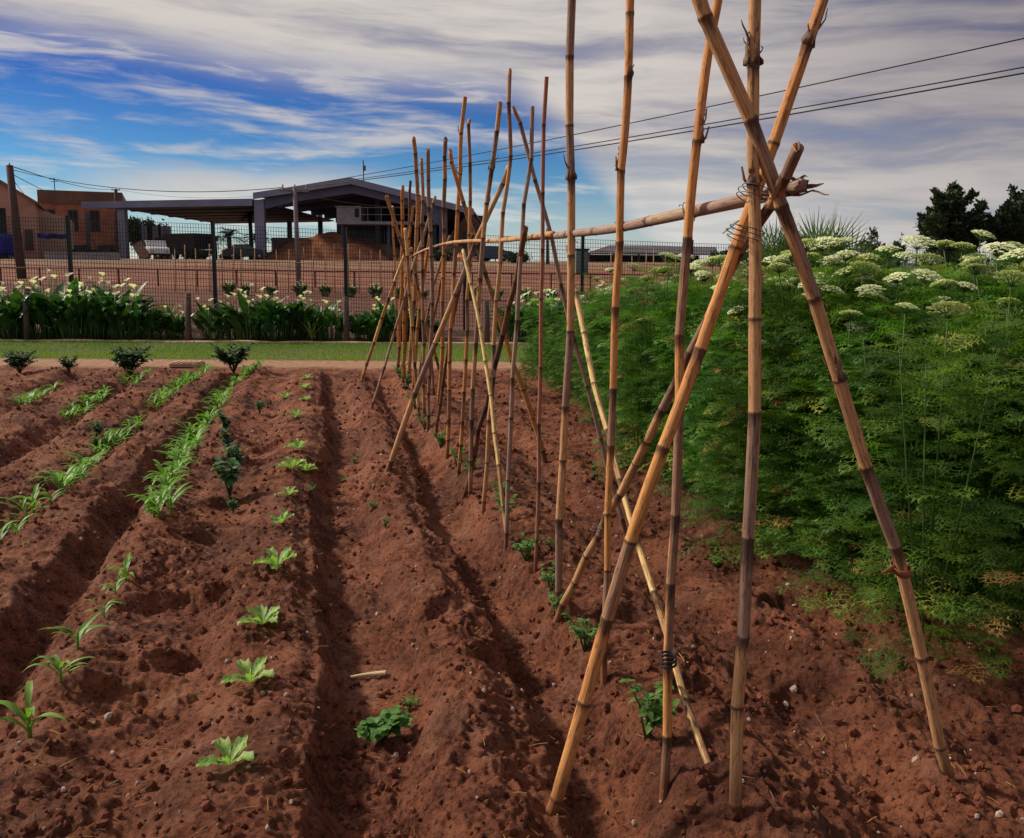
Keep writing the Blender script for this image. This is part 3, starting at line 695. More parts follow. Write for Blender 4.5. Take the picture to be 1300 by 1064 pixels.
for k, (x, y, a) in enumerate([(573, 900, .6), (505, 835, 2.2), (1065, 815, .8), (600, 655, 1.2), (1110, 885, .3)]):
    p = ground(x, y); L = .05+.02*k
    cane('dry_stick', [p+Vector((0, 0, .004)), p+Vector((math.cos(a)*L*.5, math.sin(a)*L*.5, .010)), G(p.x+math.cos(a)*L, p.y+math.sin(a)*L, .004)], .005, .003, M['cane_dark'],
         'small dry stick lying on the red soil', 'dry sticks on the soil', .1, 70+k, 'stick')

# ------------------------------------------------------------------ crops
def leafpath(o, az, L, rise, droop, n=7):
    d = Vector((math.cos(az), math.sin(az), 0)); pts = []
    for i in range(n):
        f = i/(n-1); pts.append(Vector(o)+d*L*(f*.92)+Vector((0, 0, L*(rise*f-droop*f*f))))
    return pts, Vector((-math.sin(az), math.cos(az), 0))
def mk_maize(s):
    rnd = random.Random(s); r = empty('maize_seedling', (0, 0, 0), 'x', 'maize plant'); mb = MB()
    mb.tube([(0, 0, -.02), (0, 0, .03), (.003, 0, .085)], [.006, .007, .004], 6); mb.build('stem', M['maize'], r)
    n = 7+s % 3; a0 = rnd.random()*6
    for k in range(n):
        m = MB(); az = a0+k*3.0+rnd.uniform(-.5, .5); L = rnd.uniform(.13, .24); up = rnd.uniform(.7, 1.5)
        pts, sd_ = leafpath((0, 0, .02+.06*k/n), az, L*.75, up, up*rnd.uniform(.45, .95))
        m.strap(pts, [.003, .0075, .0105, .0105, .009, .006, .001], sd_, .35); m.build('leaf', M['maize'], r)
    register(r); return r
def mk_lettuce(s):
    rnd = random.Random(s); r = empty('lettuce', (0, 0, 0), 'x', 'lettuce'); a0 = rnd.random()*6; n = 6+s % 3
    for k in range(n):
        m = MB(); az = a0+k*2.4+rnd.uniform(-.3, .3); inner = k/n; L = .115-.045*inner
        pts, sd_ = leafpath((0, 0, .008), az, L, .55+1.1*inner, .45+.2*inner, 8)
        W = [.006, .010, .018, .026, .030, .028, .019, .005]; b = len(m.v); cols = 7
        for i, p in enumerate(pts):
            for c in range(cols):
                x = c/(cols-1)*2-1; wv = .012*math.sin(i*2.3+c*1.9+s+k)*abs(x)*i/7
                m.v.append(tuple(p+sd_*x*W[i]*(1-.35*inner)+Vector((0, 0, .35*abs(x)**1.6*W[i]+wv))))
        for i in range(7):
            for c in range(cols-1): a = b+i*cols+c; m.f.append((a, a+1, a+cols+1, a+cols)); m.m.append(0)
        m.build('leaf', M['lettuce'], r)
    register(r); return r
def mk_bushy(name, cat, mk, s, h, spread, nst, leaf, per=5, fat=.29):
    rnd = random.Random(s); r = empty(name, (0, 0, 0), 'x', cat); st = MB(); lf = MB()
    for k in range(nst):
        az = rnd.random()*6.283; e = Vector((math.cos(az)*spread*rnd.uniform(.3, 1), math.sin(az)*spread*rnd.uniform(.3, 1), h*rnd.uniform(.5, 1)))
        mid = Vector((e.x*.4, e.y*.4, e.z*.6)); st.tube([(0, 0, -.01), mid, e], [.0035, .0028, .0015], 5)
        for j in range(per):
            f = .35+.65*(j+1)/per; p = Vector((0, 0, 0)).lerp(mid, min(1, f*2)) if f < .5 else mid.lerp(e, (f-.5)*2)
            for q in range(3):
                a = rnd.random()*6.283; L = leaf*rnd.uniform(.6, 1.2); pts, sd_ = leafpath(p, a, L, rnd.uniform(0, .8), rnd.uniform(.1, .7), 5)
                lf.strap(pts, [.08*L, fat*.9*L, fat*1.05*L, fat*.75*L, .02*L], sd_, .2)
    st.build('stem', M['carrot_stem'], r); lf.build('foliage', M[mk], r); register(r); return r
maizes = [mk_maize(k) for k in range(5)]; lets = [mk_lettuce(k) for k in range(4)]
toms = [mk_bushy('tomato_seedling', 'tomato plant', 'tomato', 5+k, .16, .09, 8, .030) for k in range(3)]
beans = [mk_bushy('bean_plant', 'bean plant', 'bean', 15+k, .20, .08, 9, .040, 5, .38) for k in range(3)]
pots = [mk_bushy('potato_plant', 'potato plant', 'tomato', 35, .085, .085, 18, .036, 5, .42)]
shr = [mk_bushy('dark_shrub', 'shrub', 'bush', 45+k, .30, .24, 34, .06, 7) for k in range(2)]
used = set(); ALLP = []
def place(protos, p, label, group=None, sc=1.0, rnd=random, cat=None, k=None, rz=None):
    pr = protos[(k if k is not None else rnd.randrange(len(protos))) % len(protos)]
    if pr.name not in used: used.add(pr.name); o = pr
    else: o = copy_tree(pr)
    o.location = p; o.rotation_euler.z = rnd.random()*6.283 if rz is None else rz; o.scale = (sc, sc, sc); o['label'] = label
    if group: o['group'] = group
    elif 'group' in o: del o['group']
    return o
rnd = random.Random(11)
def row(protos, pix, per, label, group, sc, jx=.03, lo=.8, hi=1.2):
    P = [ground(*q) for q in pix]
    for a, b in zip(P, P[1:]):
        n = max(1, int(round((b-a).length/per)))
        for k in range(n):
            q = a.lerp(b, (k+rnd.uniform(-.2, .2))/n); x = q.x+rnd.uniform(-jx, jx); y = q.y+rnd.uniform(-jx, jx)
            place(protos, G(x, y), label, group, sc*.86*rnd.uniform(lo*.9, hi), rnd)
MG = 'maize seedlings on the left ridges'
row(maizes, [(75, 868), (98, 822), (112, 790)], .26, 'maize seedling in the sparse near end of the row beside the deep furrow', MG, .92, .015)
place(maizes, ground(38, 938), 'largest nearest maize seedling with wide arching leaves in the bottom left corner', None, 1.05, rnd, k=3)
row(maizes, [(130, 778), (160, 728), (184, 698)], .26, 'small maize seedling in the gap between sparse and dense parts of the row', MG, .85, .02)
row(maizes, [(200, 660), (222, 612), (248, 560), (272, 528)], .10, 'maize seedling in the thick bright green clump of the dense row', MG, 1.25, .05)
row(maizes, [(272, 528), (292, 498), (308, 482), (330, 464)], .11, 'maize seedling in the far narrow end of the dense row', MG, 1.15, .04)
row(maizes, [(5, 690), (45, 655), (75, 630), (110, 600), (135, 575), (178, 538)], .14, 'maize seedling in the second row from the left furrow edge', MG, 1.2, .03)
row(maizes, [(195, 518), (212, 506), (240, 488), (268, 468)], .12, 'maize seedling in the far tuft of the second row', MG, 1.2, .04)
row(maizes, [(88, 534), (110, 517), (135, 500)], .13, 'maize seedling in the third row towards the left', MG, 1.1, .04)
row(maizes, [(28, 518), (52, 506), (75, 495)], .15, 'maize seedling in the faint leftmost row', MG, 1.1, .04)
row(maizes, [(160, 492), (182, 486), (205, 484)], .3, 'maize seedling in the short broken row before the dark shrub', MG, 1.2, .05)
row(maizes, [(165, 480), (195, 466)], .5, 'maize seedling at the sandy edge behind the short row', MG, 1.0, .05)
LP = [(318, 870, 1.15, 'third nearest lettuce with two upright leaves'), (333, 796, 1.1, 'lettuce with a curled pale leaf, fourth from the near end of its row'),
      (352, 722, 1.25, 'broad flat lettuce rosette beside a footprint'), (357, 668, 1.0, 'lettuce rosette leaning left, between the broad one and the small one'),
      (367, 631, .8, 'small lettuce rosette by a stem'), (372, 597, 1.3, 'wide bright lettuce in the pair halfway up its row'), (388, 600, 1.0, 'darker lettuce of the pair halfway up its row'),
      (378, 573, 1.2, 'lettuce rosette just behind the bright pair'), (376, 530, 1.1, 'bright yellow green lettuce on its own'), (388, 508, .8, 'tiny lettuce behind the bright yellow green one'),
      (362, 505, 1.0, 'dull lettuce slightly left of its row'), (386, 494, 1.1, 'second last lettuce of the row'), (389, 481, 1.0, 'last lettuce of the row near the sandy edge')]
for k, (x, y, sc, lb) in enumerate(LP): place(lets, ground(x, y), lb, 'lettuces along the ridge', sc*.86, rnd, k=k)
place(lets, ground(291, 975), 'lettuce with two dark green leaves nearest the viewer', 'lettuces along the ridge', .9, rnd, k=0)
place(pots, ground(487, 938), 'round-leaved potato plant in the furrow at the bottom', None, .95, rnd)
TP = [(820, 938, 1.15), (742, 826, .95), (700, 752, .8), (705, 775, .7), (668, 712, .95), (640, 662, 1.0), (634, 640, .9), (597, 604, .85), (580, 592, .9), (560, 570, 1.0), (540, 548, 1.1), (527, 520, 1.1), (515, 495, 1.2), (508, 480, 1.4)]
TL = ['nearest tomato seedling, left of the tied orange upright', 'bright tomato seedling touching the leaning orange cane', 'small tomato seedling behind the brown cane foot', 'tomato seedling right at the brown cane foot',
      'tomato seedling around the slim red cane', 'tomato seedling at the feet of the pale and grey canes', 'tomato seedling behind the pair of canes', 'tomato seedling by the foot of the dark brown cane',
      'tomato seedling left of the twiggy cane foot', 'light tomato seedling by the foot of the black cane', 'tomato seedling among the first cluster feet', 'tomato seedling inside the cluster feet', 'tomato seedling at the far side of the cluster', 'last tomato seedling by the sandy edge']
for k, ((x, y, sc), lb) in enumerate(zip(TP, TL)): place(toms, ground(x, y), lb, 'tomato seedlings under the canes', sc, rnd, k=k)
for x, y, sc, lb in [(292, 632, 1.25, 'tallest dark bean plant at the near end of its short row'), (297, 600, 1.1, 'second bean plant of the short dark row'), (289, 577, 1.0, 'third bean plant of the short dark row'), (286, 553, 1.0, 'bean plant touching the dense maize'),
                     (330, 527, .7, 'small bean plant alone right of the dense maize'), (296, 652, .45, 'tiny bean sprout in front of the dark bean row'), (122, 560, .8, 'dark bean sprout in the left furrow'), (120, 570, .5, 'tiny sprout by the left furrow')]:
    place(beans, ground(x, y), lb, None, sc, rnd)
for k, (x, y) in enumerate([(490, 672), (473, 640), (436, 612), (450, 588), (905, 700), (1080, 748), (395, 625), (700, 700), (520, 905), (910, 720)]):
    place(toms, ground(x, y), 'tiny green sprout on bare red soil', 'tiny sprouts on the soil', .42, rnd)
for k, (x, y, sc, lb) in enumerate([(25, 474, 1.0, 'dark shrub at the left edge of the sandy strip'), (88, 472, .7, 'low dark shrub, second from the left on the sandy strip'), (165, 474, 1.3, 'broad dark shrub on the sandy strip behind the broken maize row'), (297, 473, 1.35, 'dark round shrub at the end of the dense maize row')]):
    place(shr, ground(x, y), lb, 'dark shrubs on the sandy edge', sc, rnd)

# ------------------------------------------------------------------ umbel hedge
def frond(mb, p, az, L, el, rnd, droop=.35, lt=.011, mi=0):
    d = Vector((math.cos(az)*math.cos(el), math.sin(az)*math.cos(el), math.sin(el))); sd_ = Vector((-math.sin(az), math.cos(az), 0)); n = 8
    prev = p
    for i in range(1, n+1):
        f = i/n; q = p+d*L*f+Vector((0, 0, -droop*L*f*f)); t = (q-prev).normalized(); prev = q
        if i < 2: continue
        pl = L*.36*math.sin(math.pi*min(1, .18+f*.82))+.012
        for s in (-1, 1):
            b = (sd_*s+t*.55+Vector((0, 0, rnd.uniform(-.25, .15)))).normalized(); m = 4
            for j in range(1, m+1):
                c = q+b*pl*j/m; l = lt*(1.4-j*.15)*rnd.uniform(.8, 1.3)
                for e in (-1, 1):
                    g = (b*.6+t*e*.9+Vector((0, 0, rnd.uniform(-.4, .4)))).normalized()*l*1.5; w = b*.0032
                    k = len(mb.v); mb.v += [tuple(c-w), tuple(c+w), tuple(c+g)]; mb.f.append((k, k+1, k+2)); mb.m.append(mi)
            c = q; k = len(mb.v); e = q+b*pl; w = t*.0022; mb.v += [tuple(c-w), tuple(c+w), tuple(e)]; mb.f.append((k, k+1, k+2)); mb.m.append(mi)
def umbel(c, r, rnd, parent, nm='flower_head', green=False):
    mb = MB(); N = 30; r *= 1.04; TL = Matrix.Rotation(rnd.uniform(-.35, .35), 3, 'X') @ Matrix.Rotation(rnd.uniform(-.35, .35), 3, 'Y')
    base = Vector(c)-Vector((0, 0, r*.8))
    for k in range(N):
        a = k*2.39996; rr = math.sqrt((k+.5)/N)*r; z = -.35*r*(rr/r)**2
        q = Vector(c)+Vector((math.cos(a)*rr, math.sin(a)*rr, z)); mb.tube([base, q-Vector((0, 0, .004))], .0011, 3, 1, False)
        s = r*.19
        for j in range(16):
            b = j*2.4; w = math.sqrt((j+.5)/16)*s; p = q+Vector((math.cos(b)*w, math.sin(b)*w, .006-.35*w*w/s+rnd.uniform(-.002, .003)))
            e = .0052; A = Vector((rnd.uniform(-1, 1), rnd.uniform(-1, 1), rnd.uniform(-.3, .3))).normalized()*e; Bv = Vector((-A.y, A.x, rnd.uniform(-.3, .3)*e))
            mb.add([p-A, p-Bv, p+A, p+Bv], [(0, 1, 2, 3)], 0)
    bb = base; mb.v = [tuple(TL @ (Vector(p)-bb)+bb) for p in mb.v]
    return mb.build(nm, [M['umbel_green'] if green else M['umbel'], M['carrot_stem']], parent, False)
def mk_umbel_plant(s, heads, H_=1.35, green=False):
    rnd = random.Random(s); r = empty('umbel_plant', (0, 0, 0), 'x', 'umbel plant'); f = MB(); st = MB()
    for k in range(225):
        z = H_*(.04+.90*rnd.random()**.8); rad = .06+.25*rnd.random()*(1-.45*(z/H_)**2); a = rnd.random()*6.283
        frond(f, Vector((math.cos(a)*rad, math.sin(a)*rad, z-.04)), a+rnd.uniform(-.8, .8), rnd.uniform(.15, .28), rnd.uniform(.15, 1.1), rnd, rnd.uniform(.2, .7), .0135, (2 if rnd.random() < .3 else 1) if rnd.random() < (.12 if z < .3*H_ else .025) else (3 if rnd.random() < .12+.25*z/H_ else 0))
    for k in range(3):
        a = rnd.random()*6.283; st.tube([(0, 0, -.03), (math.cos(a)*.10, math.sin(a)*.10, H_*.5), (math.cos(a)*.17, math.sin(a)*.17, H_*.92)], [.006, .004, .002], 5)
    for (hx, hy, hzt, hr) in heads:
        st.tube([(hx*.2, hy*.2, H_*.3), (hx*.7, hy*.7, H_*.8), (hx, hy, hzt-hr*.75)], [.005, .004, .003], 5)
    st.build('stem', M['carrot_stem'], r); f.build('foliage', [M['carrot'], M['carrot_yellow'], M['dryleaf'], M['carrot_fresh']], r)
    for (hx, hy, hzt, hr) in heads: umbel((hx, hy, hzt), hr, rnd, r, green=green)
    register(r); return r
plain = [mk_umbel_plant(100+k, []) for k in range(4)]
one = [mk_umbel_plant(110, [(0, 0, 1.40, .068)]), mk_umbel_plant(111, [(0, 0, 1.40, .052)])]
many = [mk_umbel_plant(112, [(0, 0, 1.42, .07), (.16, .05, 1.35, .05), (-.13, .1, 1.33, .045)]), mk_umbel_plant(113, [(0, 0, 1.42, .055), (.12, -.10, 1.36, .06), (-.17, -.04, 1.37, .05), (.05, .2, 1.31, .045)])]
small_ = [mk_umbel_plant(114, [(0, 0, 1.40, .045)]), mk_umbel_plant(115, [(0, 0, 1.40, .036)], green=True), mk_umbel_plant(116, [(0, 0, 1.40, .042), (.09, .06, 1.33, .03)], green=True)]
HG = 'umbel plants in the tall hedge on the right'
UH = flat_u(1.92)
rnd = random.Random(21)
def hh(v): return float(np.interp(v, [1, 3, 5, 8, 11, 12.5], [1.50, 1.42, 1.38, 1.24, 1.04, .8]))
cnt = 0
vv = 1.0
while vv < 12.3:
    uu = UH+.24+.16*max(0, 1-vv/5)+rnd.uniform(-.1, .1)
    while uu < UH+3.4+(.0 if vv > 3 else .3):
        x, y = xy(uu, vv+rnd.uniform(-.12, .12))
        if y < 12.4 and y > .9 and x/(y+.4) < .95:
            edge_ = min(1, .72+.45*(uu-UH)); sc = hh(vv)/1.35*edge_*rnd.uniform(.88, 1.08)
            place(plain, G(x, y, -.02), 'feathery green umbel plant without open flowers, in the tall hedge on the right', HG, sc, rnd, k=cnt); cnt += 1
        uu += .40
    vv += .40
print('plain', cnt)
# skirt of lower growth along the foot of the hedge
vv = 2.9
while vv < 12.2:
    x, y = xy(UH+.02+rnd.uniform(-.08, .08), vv)
    if x/(y+.4) < .95 and y < 12.2: place(plain, G(x, y, -.02), 'low feathery plant at the soil edge of the tall hedge', HG, rnd.uniform(.28, .5), rnd)
    vv += .24
for (x, y, s_) in [(700, 492, .42), (668, 500, .34), (715, 505, .45), (690, 480, .4), (735, 500, .5)]:
    place(plain, ground(x, y), 'low feathery plant at the far end of the tall hedge, beside the slim canes', HG, s_, rnd)
def facept(px, py, off):
    d = _ray(px, py); k = d.x*CU+d.y*SU; t = (UH+off)/k; return Vector((d.x*t, d.y*t, CAMH+d.z*t))
# flower heads: (px, py, depth, heads)
UM = [(848, 325, 6.2, 1), (815, 404, 6.4, 0), (765, 436, 8.2, 0), (758, 352, 9.5, 0), (790, 356, 8.6, 1), (752, 384, 10.4, 0), (768, 375, 9.8, 1), (834, 343, 7.3, 1), (886, 340, 6.6, 1), (889, 330, 7.0, 0), (905, 330, 6.0, 1), (860, 352, 7.8, 1), (742, 402, 11, 0),
      (1024, 310, 4.6, 1), (1068, 308, 4.8, 1), (1102, 322, 4.7, 0), (1096, 333, 4.4, 0), (1150, 320, 4.6, 0), (1178, 323, 4.8, 0), (1245, 298, 4.9, 1), (1268, 314, 4.4, 1), (1236, 322, 4.6, 0), (1205, 384, 3.1, 0), (1080, 394, 4.0, 0), (1087, 410, 4.2, 0), (1040, 352, 4.6, 1),
      (1110, 372, 4.2, 0), (1140, 352, 4.3, 1), (1175, 343, 4.2, 0), (1010, 345, 5.0, 1), (985, 330, 5.4, 1), (985, 352, 5.0, 0), (1058, 330, 4.9, 1), (1030, 372, 4.3, 0), (940, 388, 4.9, 0), (965, 432, 4.4, 0), (930, 335, 5.8, 1), (914, 362, 5.5, 0), (960, 360, 5.2, 0), (1075, 345, 4.5, 1),
      (1285, 345, 3.6, 0), (1150, 385, 3.7, 0), (1295, 322, 4.2, 1), (1200, 355, 4.0, 0), (690, 368, 12.0, 0), (708, 380, 11.6, 0), (700, 420, 11.2, 0), (712, 450, 10.8, 0), (822, 402, 6.6, 0), (775, 340, 9.0, 0), (805, 335, 7.8, 0), (870, 322, 6.4, 0), (915, 325, 6.0, 0), (1005, 318, 5.0, 0), (1045, 302, 4.8, 0), (1128, 312, 4.8, 0), (1165, 300, 4.6, 0), (1222, 308, 4.6, 0), (830, 372, 7, 0), (855, 385, 6.5, 0), (778, 368, 8.5, 0), (925, 350, 5.8, 0), (960, 338, 5.5, 0), (1060, 362, 4.6, 0)]
for k, (px_, py_, Y, mm) in enumerate(UM):
    if py_ > 345 and 735 < px_: Y = min(Y, facept(px_, py_, .02 + .3*(py_ < 375)).y)
    p = at(px_, py_, Y); z0 = float(hz(p.x, p.y)); top = p.z-z0; sc = max(.3, top/1.405)
    lb = 'umbel plant with one domed white flower head, in the tall hedge on the right' if not mm else 'umbel plant with several white flower heads, in the tall hedge on the right'
    place(many if mm else one, (p.x, p.y, z0), lb, HG, sc, rnd, k=k)

for k, (px_, py_, g_) in enumerate([(762, 430, 0), (782, 392, 0), (800, 372, 0), (838, 378, 0), (870, 404, 1), (905, 385, 0), (925, 420, 1), (958, 398, 0), (985, 390, 0), (1005, 420, 1), (1030, 400, 0), (1060, 375, 0), (1100, 352, 0), (1125, 395, 1),
      (1160, 366, 0), (1190, 410, 1), (1225, 360, 0), (1255, 410, 1), (1280, 380, 0), (1145, 505, 1), (1180, 478, 1), (1040, 510, 1), (1085, 440, 1), (1270, 440, 1), (880, 366, 0), (945, 362, 0), (820, 425, 1)]):
    p = facept(px_, py_, .02 if py_ > 380 else .08); z0 = float(hz(p.x, p.y)); sc = (p.z-z0)/1.40
    if sc < .3: continue
    place([small_[0]] if not g_ else [small_[1+k % 2]], (p.x, p.y, z0), ('umbel plant with a young green flower head, on the soil side of the tall hedge' if g_ else 'umbel plant with one small white flower head, on the soil side of the tall hedge'), HG, sc, rnd)
# ------------------------------------------------------------------ calla bed
def mk_calla(s, nl=44, nf=5, Hc=.62):
    rnd = random.Random(s); r = empty('calla_lily', (0, 0, 0), 'x', 'calla lily'); f = MB(); st = MB(); fl = []
    for k in range(nl):
        a = rnd.random()*6.283; rad = .22*math.sqrt(rnd.random()); o = Vector((math.cos(a)*rad, math.sin(a)*rad, 0)); L = rnd.uniform(.30, .55); h = Hc*rnd.uniform(.25, .75); az = a+rnd.uniform(-.7, .7)
        b = o+Vector((math.cos(az)*.08, math.sin(az)*.08, h)); st.tube([o-Vector((0, 0, .03)), o.lerp(b, .6)+Vector((0, 0, .03)), b], [.008, .007, .005], 5)
        up = rnd.uniform(.9, 2.0); pts, sd_ = leafpath(b, az, L*.62, up, up*rnd.uniform(.25, .9), 8)
        w = L*rnd.uniform(.13, .19); f.strap(pts, [w*.55, w*.95, w, w*.9, w*.72, w*.48, w*.22, w*.01], sd_, .35)
    for k in range(nf):
        a = rnd.random()*6.283; rad = .08+.24*rnd.random(); e = Vector((math.cos(a)*rad, math.sin(a)*rad, Hc*rnd.uniform(.85, 1.38)))
        st.tube([(e.x*.5, e.y*.5, 0), (e.x*.85, e.y*.85, e.z*.6), tuple(e)], [.007, .006, .006], 5); fl.append((e, rnd.random()*6.283, rnd.uniform(.62, .95)))
    st.build('stem', M['calla_stem'], r); f.build('foliage', M['calla'], r)
    for e, az, sc in fl:
        m = MB(); n = 14; rows = 6; L = .12*sc; tilt = Vector((math.cos(az)*.35, math.sin(az)*.35, 1)).normalized(); q = tilt.to_track_quat('Z', 'Y').to_matrix()
        for i in range(rows):
            g = i/(rows-1); rr = .007+.040*sc*g**1.7
            for k in range(n):
                t = k/n*2*math.pi; lip = max(0, math.cos(t))**3*.055*sc*g**2; back = -.02*sc*g**2*(1-math.cos(t))
                m.v.append(tuple(e+q @ Vector((math.cos(t)*(rr+lip*.8), math.sin(t)*rr, L*g*.8+back+lip*.15-(.012*g**4)))))
        for i in range(rows-1):
            for k in range(n): A = i*n+k; B = i*n+(k+1) % n; m.f.append((A, B, B+n, A+n)); m.m.append(0)
        ob = m.build('flower', M['spathe'], r)
        sp = MB(); sp.tube([e+q @ Vector((0, 0, .01)), e+q @ Vector((0, 0, L*.55))], [.005, .004], 6); sp.build('spadix', M['spadix'], ob)
    register(r); return r
callas = [mk_calla(200, 62, 10), mk_calla(201, 66, 7), mk_calla(202, 58, 4), mk_calla(203, 52, 0)]
def mk_sword(s, n=16, L0=.55):
    rnd = random.Random(s); r = empty('sword_leaf_plant', (0, 0, 0), 'x', 'yucca')
    for k in range(n):
        m = MB(); az = k*2.4+rnd.uniform(-.3, .3); sp = .25+.75*(k/n); L = L0*rnd.uniform(.75, 1.05)
        pts = [Vector((math.cos(az)*L*sp*.6*f*(1+.3*f), math.sin(az)*L*sp*.6*f*(1+.3*f), L*f*(1-.35*sp*f))) for f in [i/6 for i in range(7)]]
        m.strap(pts, [.012, .018, .018, .016, .012, .007, .001], Vector((-math.sin(az), math.cos(az), 0)), .4); m.build('leaf', M['yucca'], r)
    register(r); return r
sword = [mk_sword(1)]
rnd = random.Random(31)
CG = 'calla lilies in the bed by the fence'
def pc(x, Y, sc, k, lb, g=CG):
    Y -= .75; sc *= 1.12*rnd.uniform(.86, 1.1)
    X = at(x, 430, Y).x; place(callas, G(X, Y, -.02), lb, g, sc, rnd, k=k)
for x, Y, sc, k in [(-60, 17.7, 1.25, 0), (-20, 17.8, 1.2, 1), (14, 17.6, 1.25, 0), (30, 18.2, 1.3, 0), (52, 17.7, 1.2, 2), (78, 17.9, 1.35, 0), (98, 17.6, 1.15, 1), (112, 18.3, 1.25, 0), (125, 17.7, 1.15, 2), (150, 18.0, 1.2, 0), (158, 17.6, 1.05, 3)]:
    pc(x, Y, sc, k, 'calla lily with dark leaves and white flowers in the long clump at the left edge')
for x, Y, sc, k in [(178, 17.7, .95, 1), (200, 17.7, .78, 3), (222, 17.8, .72, 2)]:
    pc(x, Y, sc, k, 'low calla lily at the right tail of the left clump, by the second wooden post')
for x, Y, sc, k in [(272, 17.7, .82, 2), (296, 17.8, .95, 1), (318, 17.6, 1.05, 0), (338, 18.1, 1.1, 0), (352, 17.6, 1.0, 3), (375, 17.9, 1.05, 0), (400, 18.0, .95, 1), (420, 17.7, .85, 2)]:
    pc(x, Y, sc, k, 'calla lily in the middle clump between the second and third wooden posts')
for x, Y, sc, k in [(462, 17.7, .8, 3), (480, 17.7, .9, 1), (498, 17.8, .92, 2), (508, 18.3, .8, 3), (526, 18.2, .7, 2)]:
    pc(x, Y, sc, k, 'calla lily in the clump just right of the third wooden post')
for x, Y, sc, k in [(648, 17.7, .95, 3), (664, 17.7, 1.0, 1), (680, 18.1, 1.05, 0), (690, 17.6, 1.05, 0), (712, 17.8, 1.1, 2), (730, 18.0, 1.1, 0), (752, 17.8, 1.05, 1), (780, 18, 1.1, 0)]:
    pc(x, Y, sc, k, 'calla lily in the clump beside the tall hedge, right of the fourth wooden post')
place(sword, G(at(396, 430, 16.75).x, 16.75), 'light green sword-leaved plant fanning out before the middle calla clump', None, 1.15, rnd)
place(sword, G(at(213, 430, 18.2).x, 18.2), 'light sword-leaved plant standing behind the low callas', None, 1.45, rnd)
place(shr, G(at(543, 430, 16.9).x, 16.9), 'small dark shrub in the bare gap of the bed', None, 1.6, rnd)
place(beans, G(at(515, 430, 16.7).x, 16.7), 'yellow green sprig at the foot of the far canes, by the kerb', None, 2.4, rnd)
for k in range(15):
    x = 285+k*32+rnd.uniform(-8, 8) + (0 if k < 9 else 25)
    Y = 28.5; X = at(x, 370, Y).x; place(callas, G(X, Y), 'distant white calla lily in the row across the field behind the fence', 'distant calla row in the field', rnd.uniform(.45, .62), rnd, k=k % 3)

# ------------------------------------------------------------------ kerb posts and strand
posts = []
for k, (x, y0, y1, lb) in enumerate([(35, 366, 431, 'weathered square post among the callas, leftmost of the low kerb posts'), (240, 372, 434, 'weathered low post between the left and middle calla clumps'),
                      (440, 377, 434, 'weathered low post left of the leaning yellow cane'), (618, 382, 435, 'weathered low post seen between the middle canes')]):
    b = at(x, y1, 16.5); z0 = float(hz(b.x, 16.5)); t = at(x-1, y0, 16.5)
    m = MB(); hgt = t.z-z0; m.tube([(0, 0, -.1), (0, 0, hgt*.5), (t.x-b.x, 0, hgt-.012), (t.x-b.x, 0, hgt)], [.058, .056, .054, .042], 10)
    o = m.build('kerb_post', M['post'], loc=(b.x, 16.5, z0)); tag(o, lb, 'post', 'low posts along the kerb'); posts.append((b.x, z0, hgt))
m = MB(); pts = []
for i in range(len(posts)-1):
    a, b = posts[i], posts[i+1]
    for f in np.linspace(0, 1, 9)[:-1]: pts.append((a[0]*(1-f)+b[0]*f, 16.43, (a[1]+a[2]-.06)*(1-f)+(b[1]+b[2]-.06)*f-.05*4*f*(1-f)))
pts.append((posts[-1][0], 16.43, posts[-1][1]+posts[-1][2]-.06)); pts.append((posts[-1][0]+3, 16.43, posts[-1][2]-.1)); m.tube(pts, .003, 4)
tag(m.build('wire_strand', M['rim']), 'thin pale wire strand slung between the low kerb posts', 'wire')

# ------------------------------------------------------------------ wire mesh fence
FP = [(-300, 264, 17.9), (-105, 271, 18.15), (86, 278, 18.35), (270, 285, 18.6), (438, 293, 18.8), (590, 298, 19.0), (740, 304, 19.2), (878, 309, 19.4), (1010, 313, 19.6), (1140, 317, 19.8), (1270, 321, 20.0)]
fp3 = [at(*p) for p in FP]
fe = empty('mesh_fence', (fp3[0].x, fp3[0].y, float(hz(fp3[0].x, fp3[0].y))), 'dark green welded wire mesh fence with slim posts behind the calla bed', 'fence')
def kid(mb, name, m, parent, smooth=False):
    o = mb.build(name, m, None, smooth); o.data.transform(Matrix.Translation(-parent.location)); o.parent = parent; return o
for i, p in enumerate(fp3):
    z0 = float(hz(p.x, p.y)); m = MB(); m.box((p.x, p.y, (z0-.1+p.z+.05)/2), (.07, .07, p.z+.05-z0+.1)); m.box((p.x, p.y, p.z+.06), (.085, .085, .02)); kid(m, 'post', M['fence'], fe)
    if i:
        a = fp3[i-1]; m = MB(); za = max(float(hz(a.x, a.y)), float(hz(p.x, p.y)))+.02; dz = p.z-a.z; L = (Vector((p.x, p.y))-Vector((a.x, a.y))).length
        nvt = int(L/.055)
        za0 = a.z-2.0; zp0 = p.z-2.0
        for k in range(1, nvt):
            f = k/nvt; q = a.lerp(p, f); zb = max(za0*(1-f)+zp0*f, float(hz(q.x, q.y))+.02); m.bar((q.x, q.y-.04, zb), (q.x, q.y-.04, q.z), .0075)
        nh = 24
        for k in range(nh+1):
            dz_ = 1.96*k/nh; kink = .03 if k in (3, 12, 21) else 0
            m.bar((a.x+.03, a.y-.045-kink, a.z-dz_), (p.x-.03, p.y-.045-kink, p.z-dz_), .0078 if not kink else .011)
        kid(m, 'mesh_panel', M['mesh'], fe)

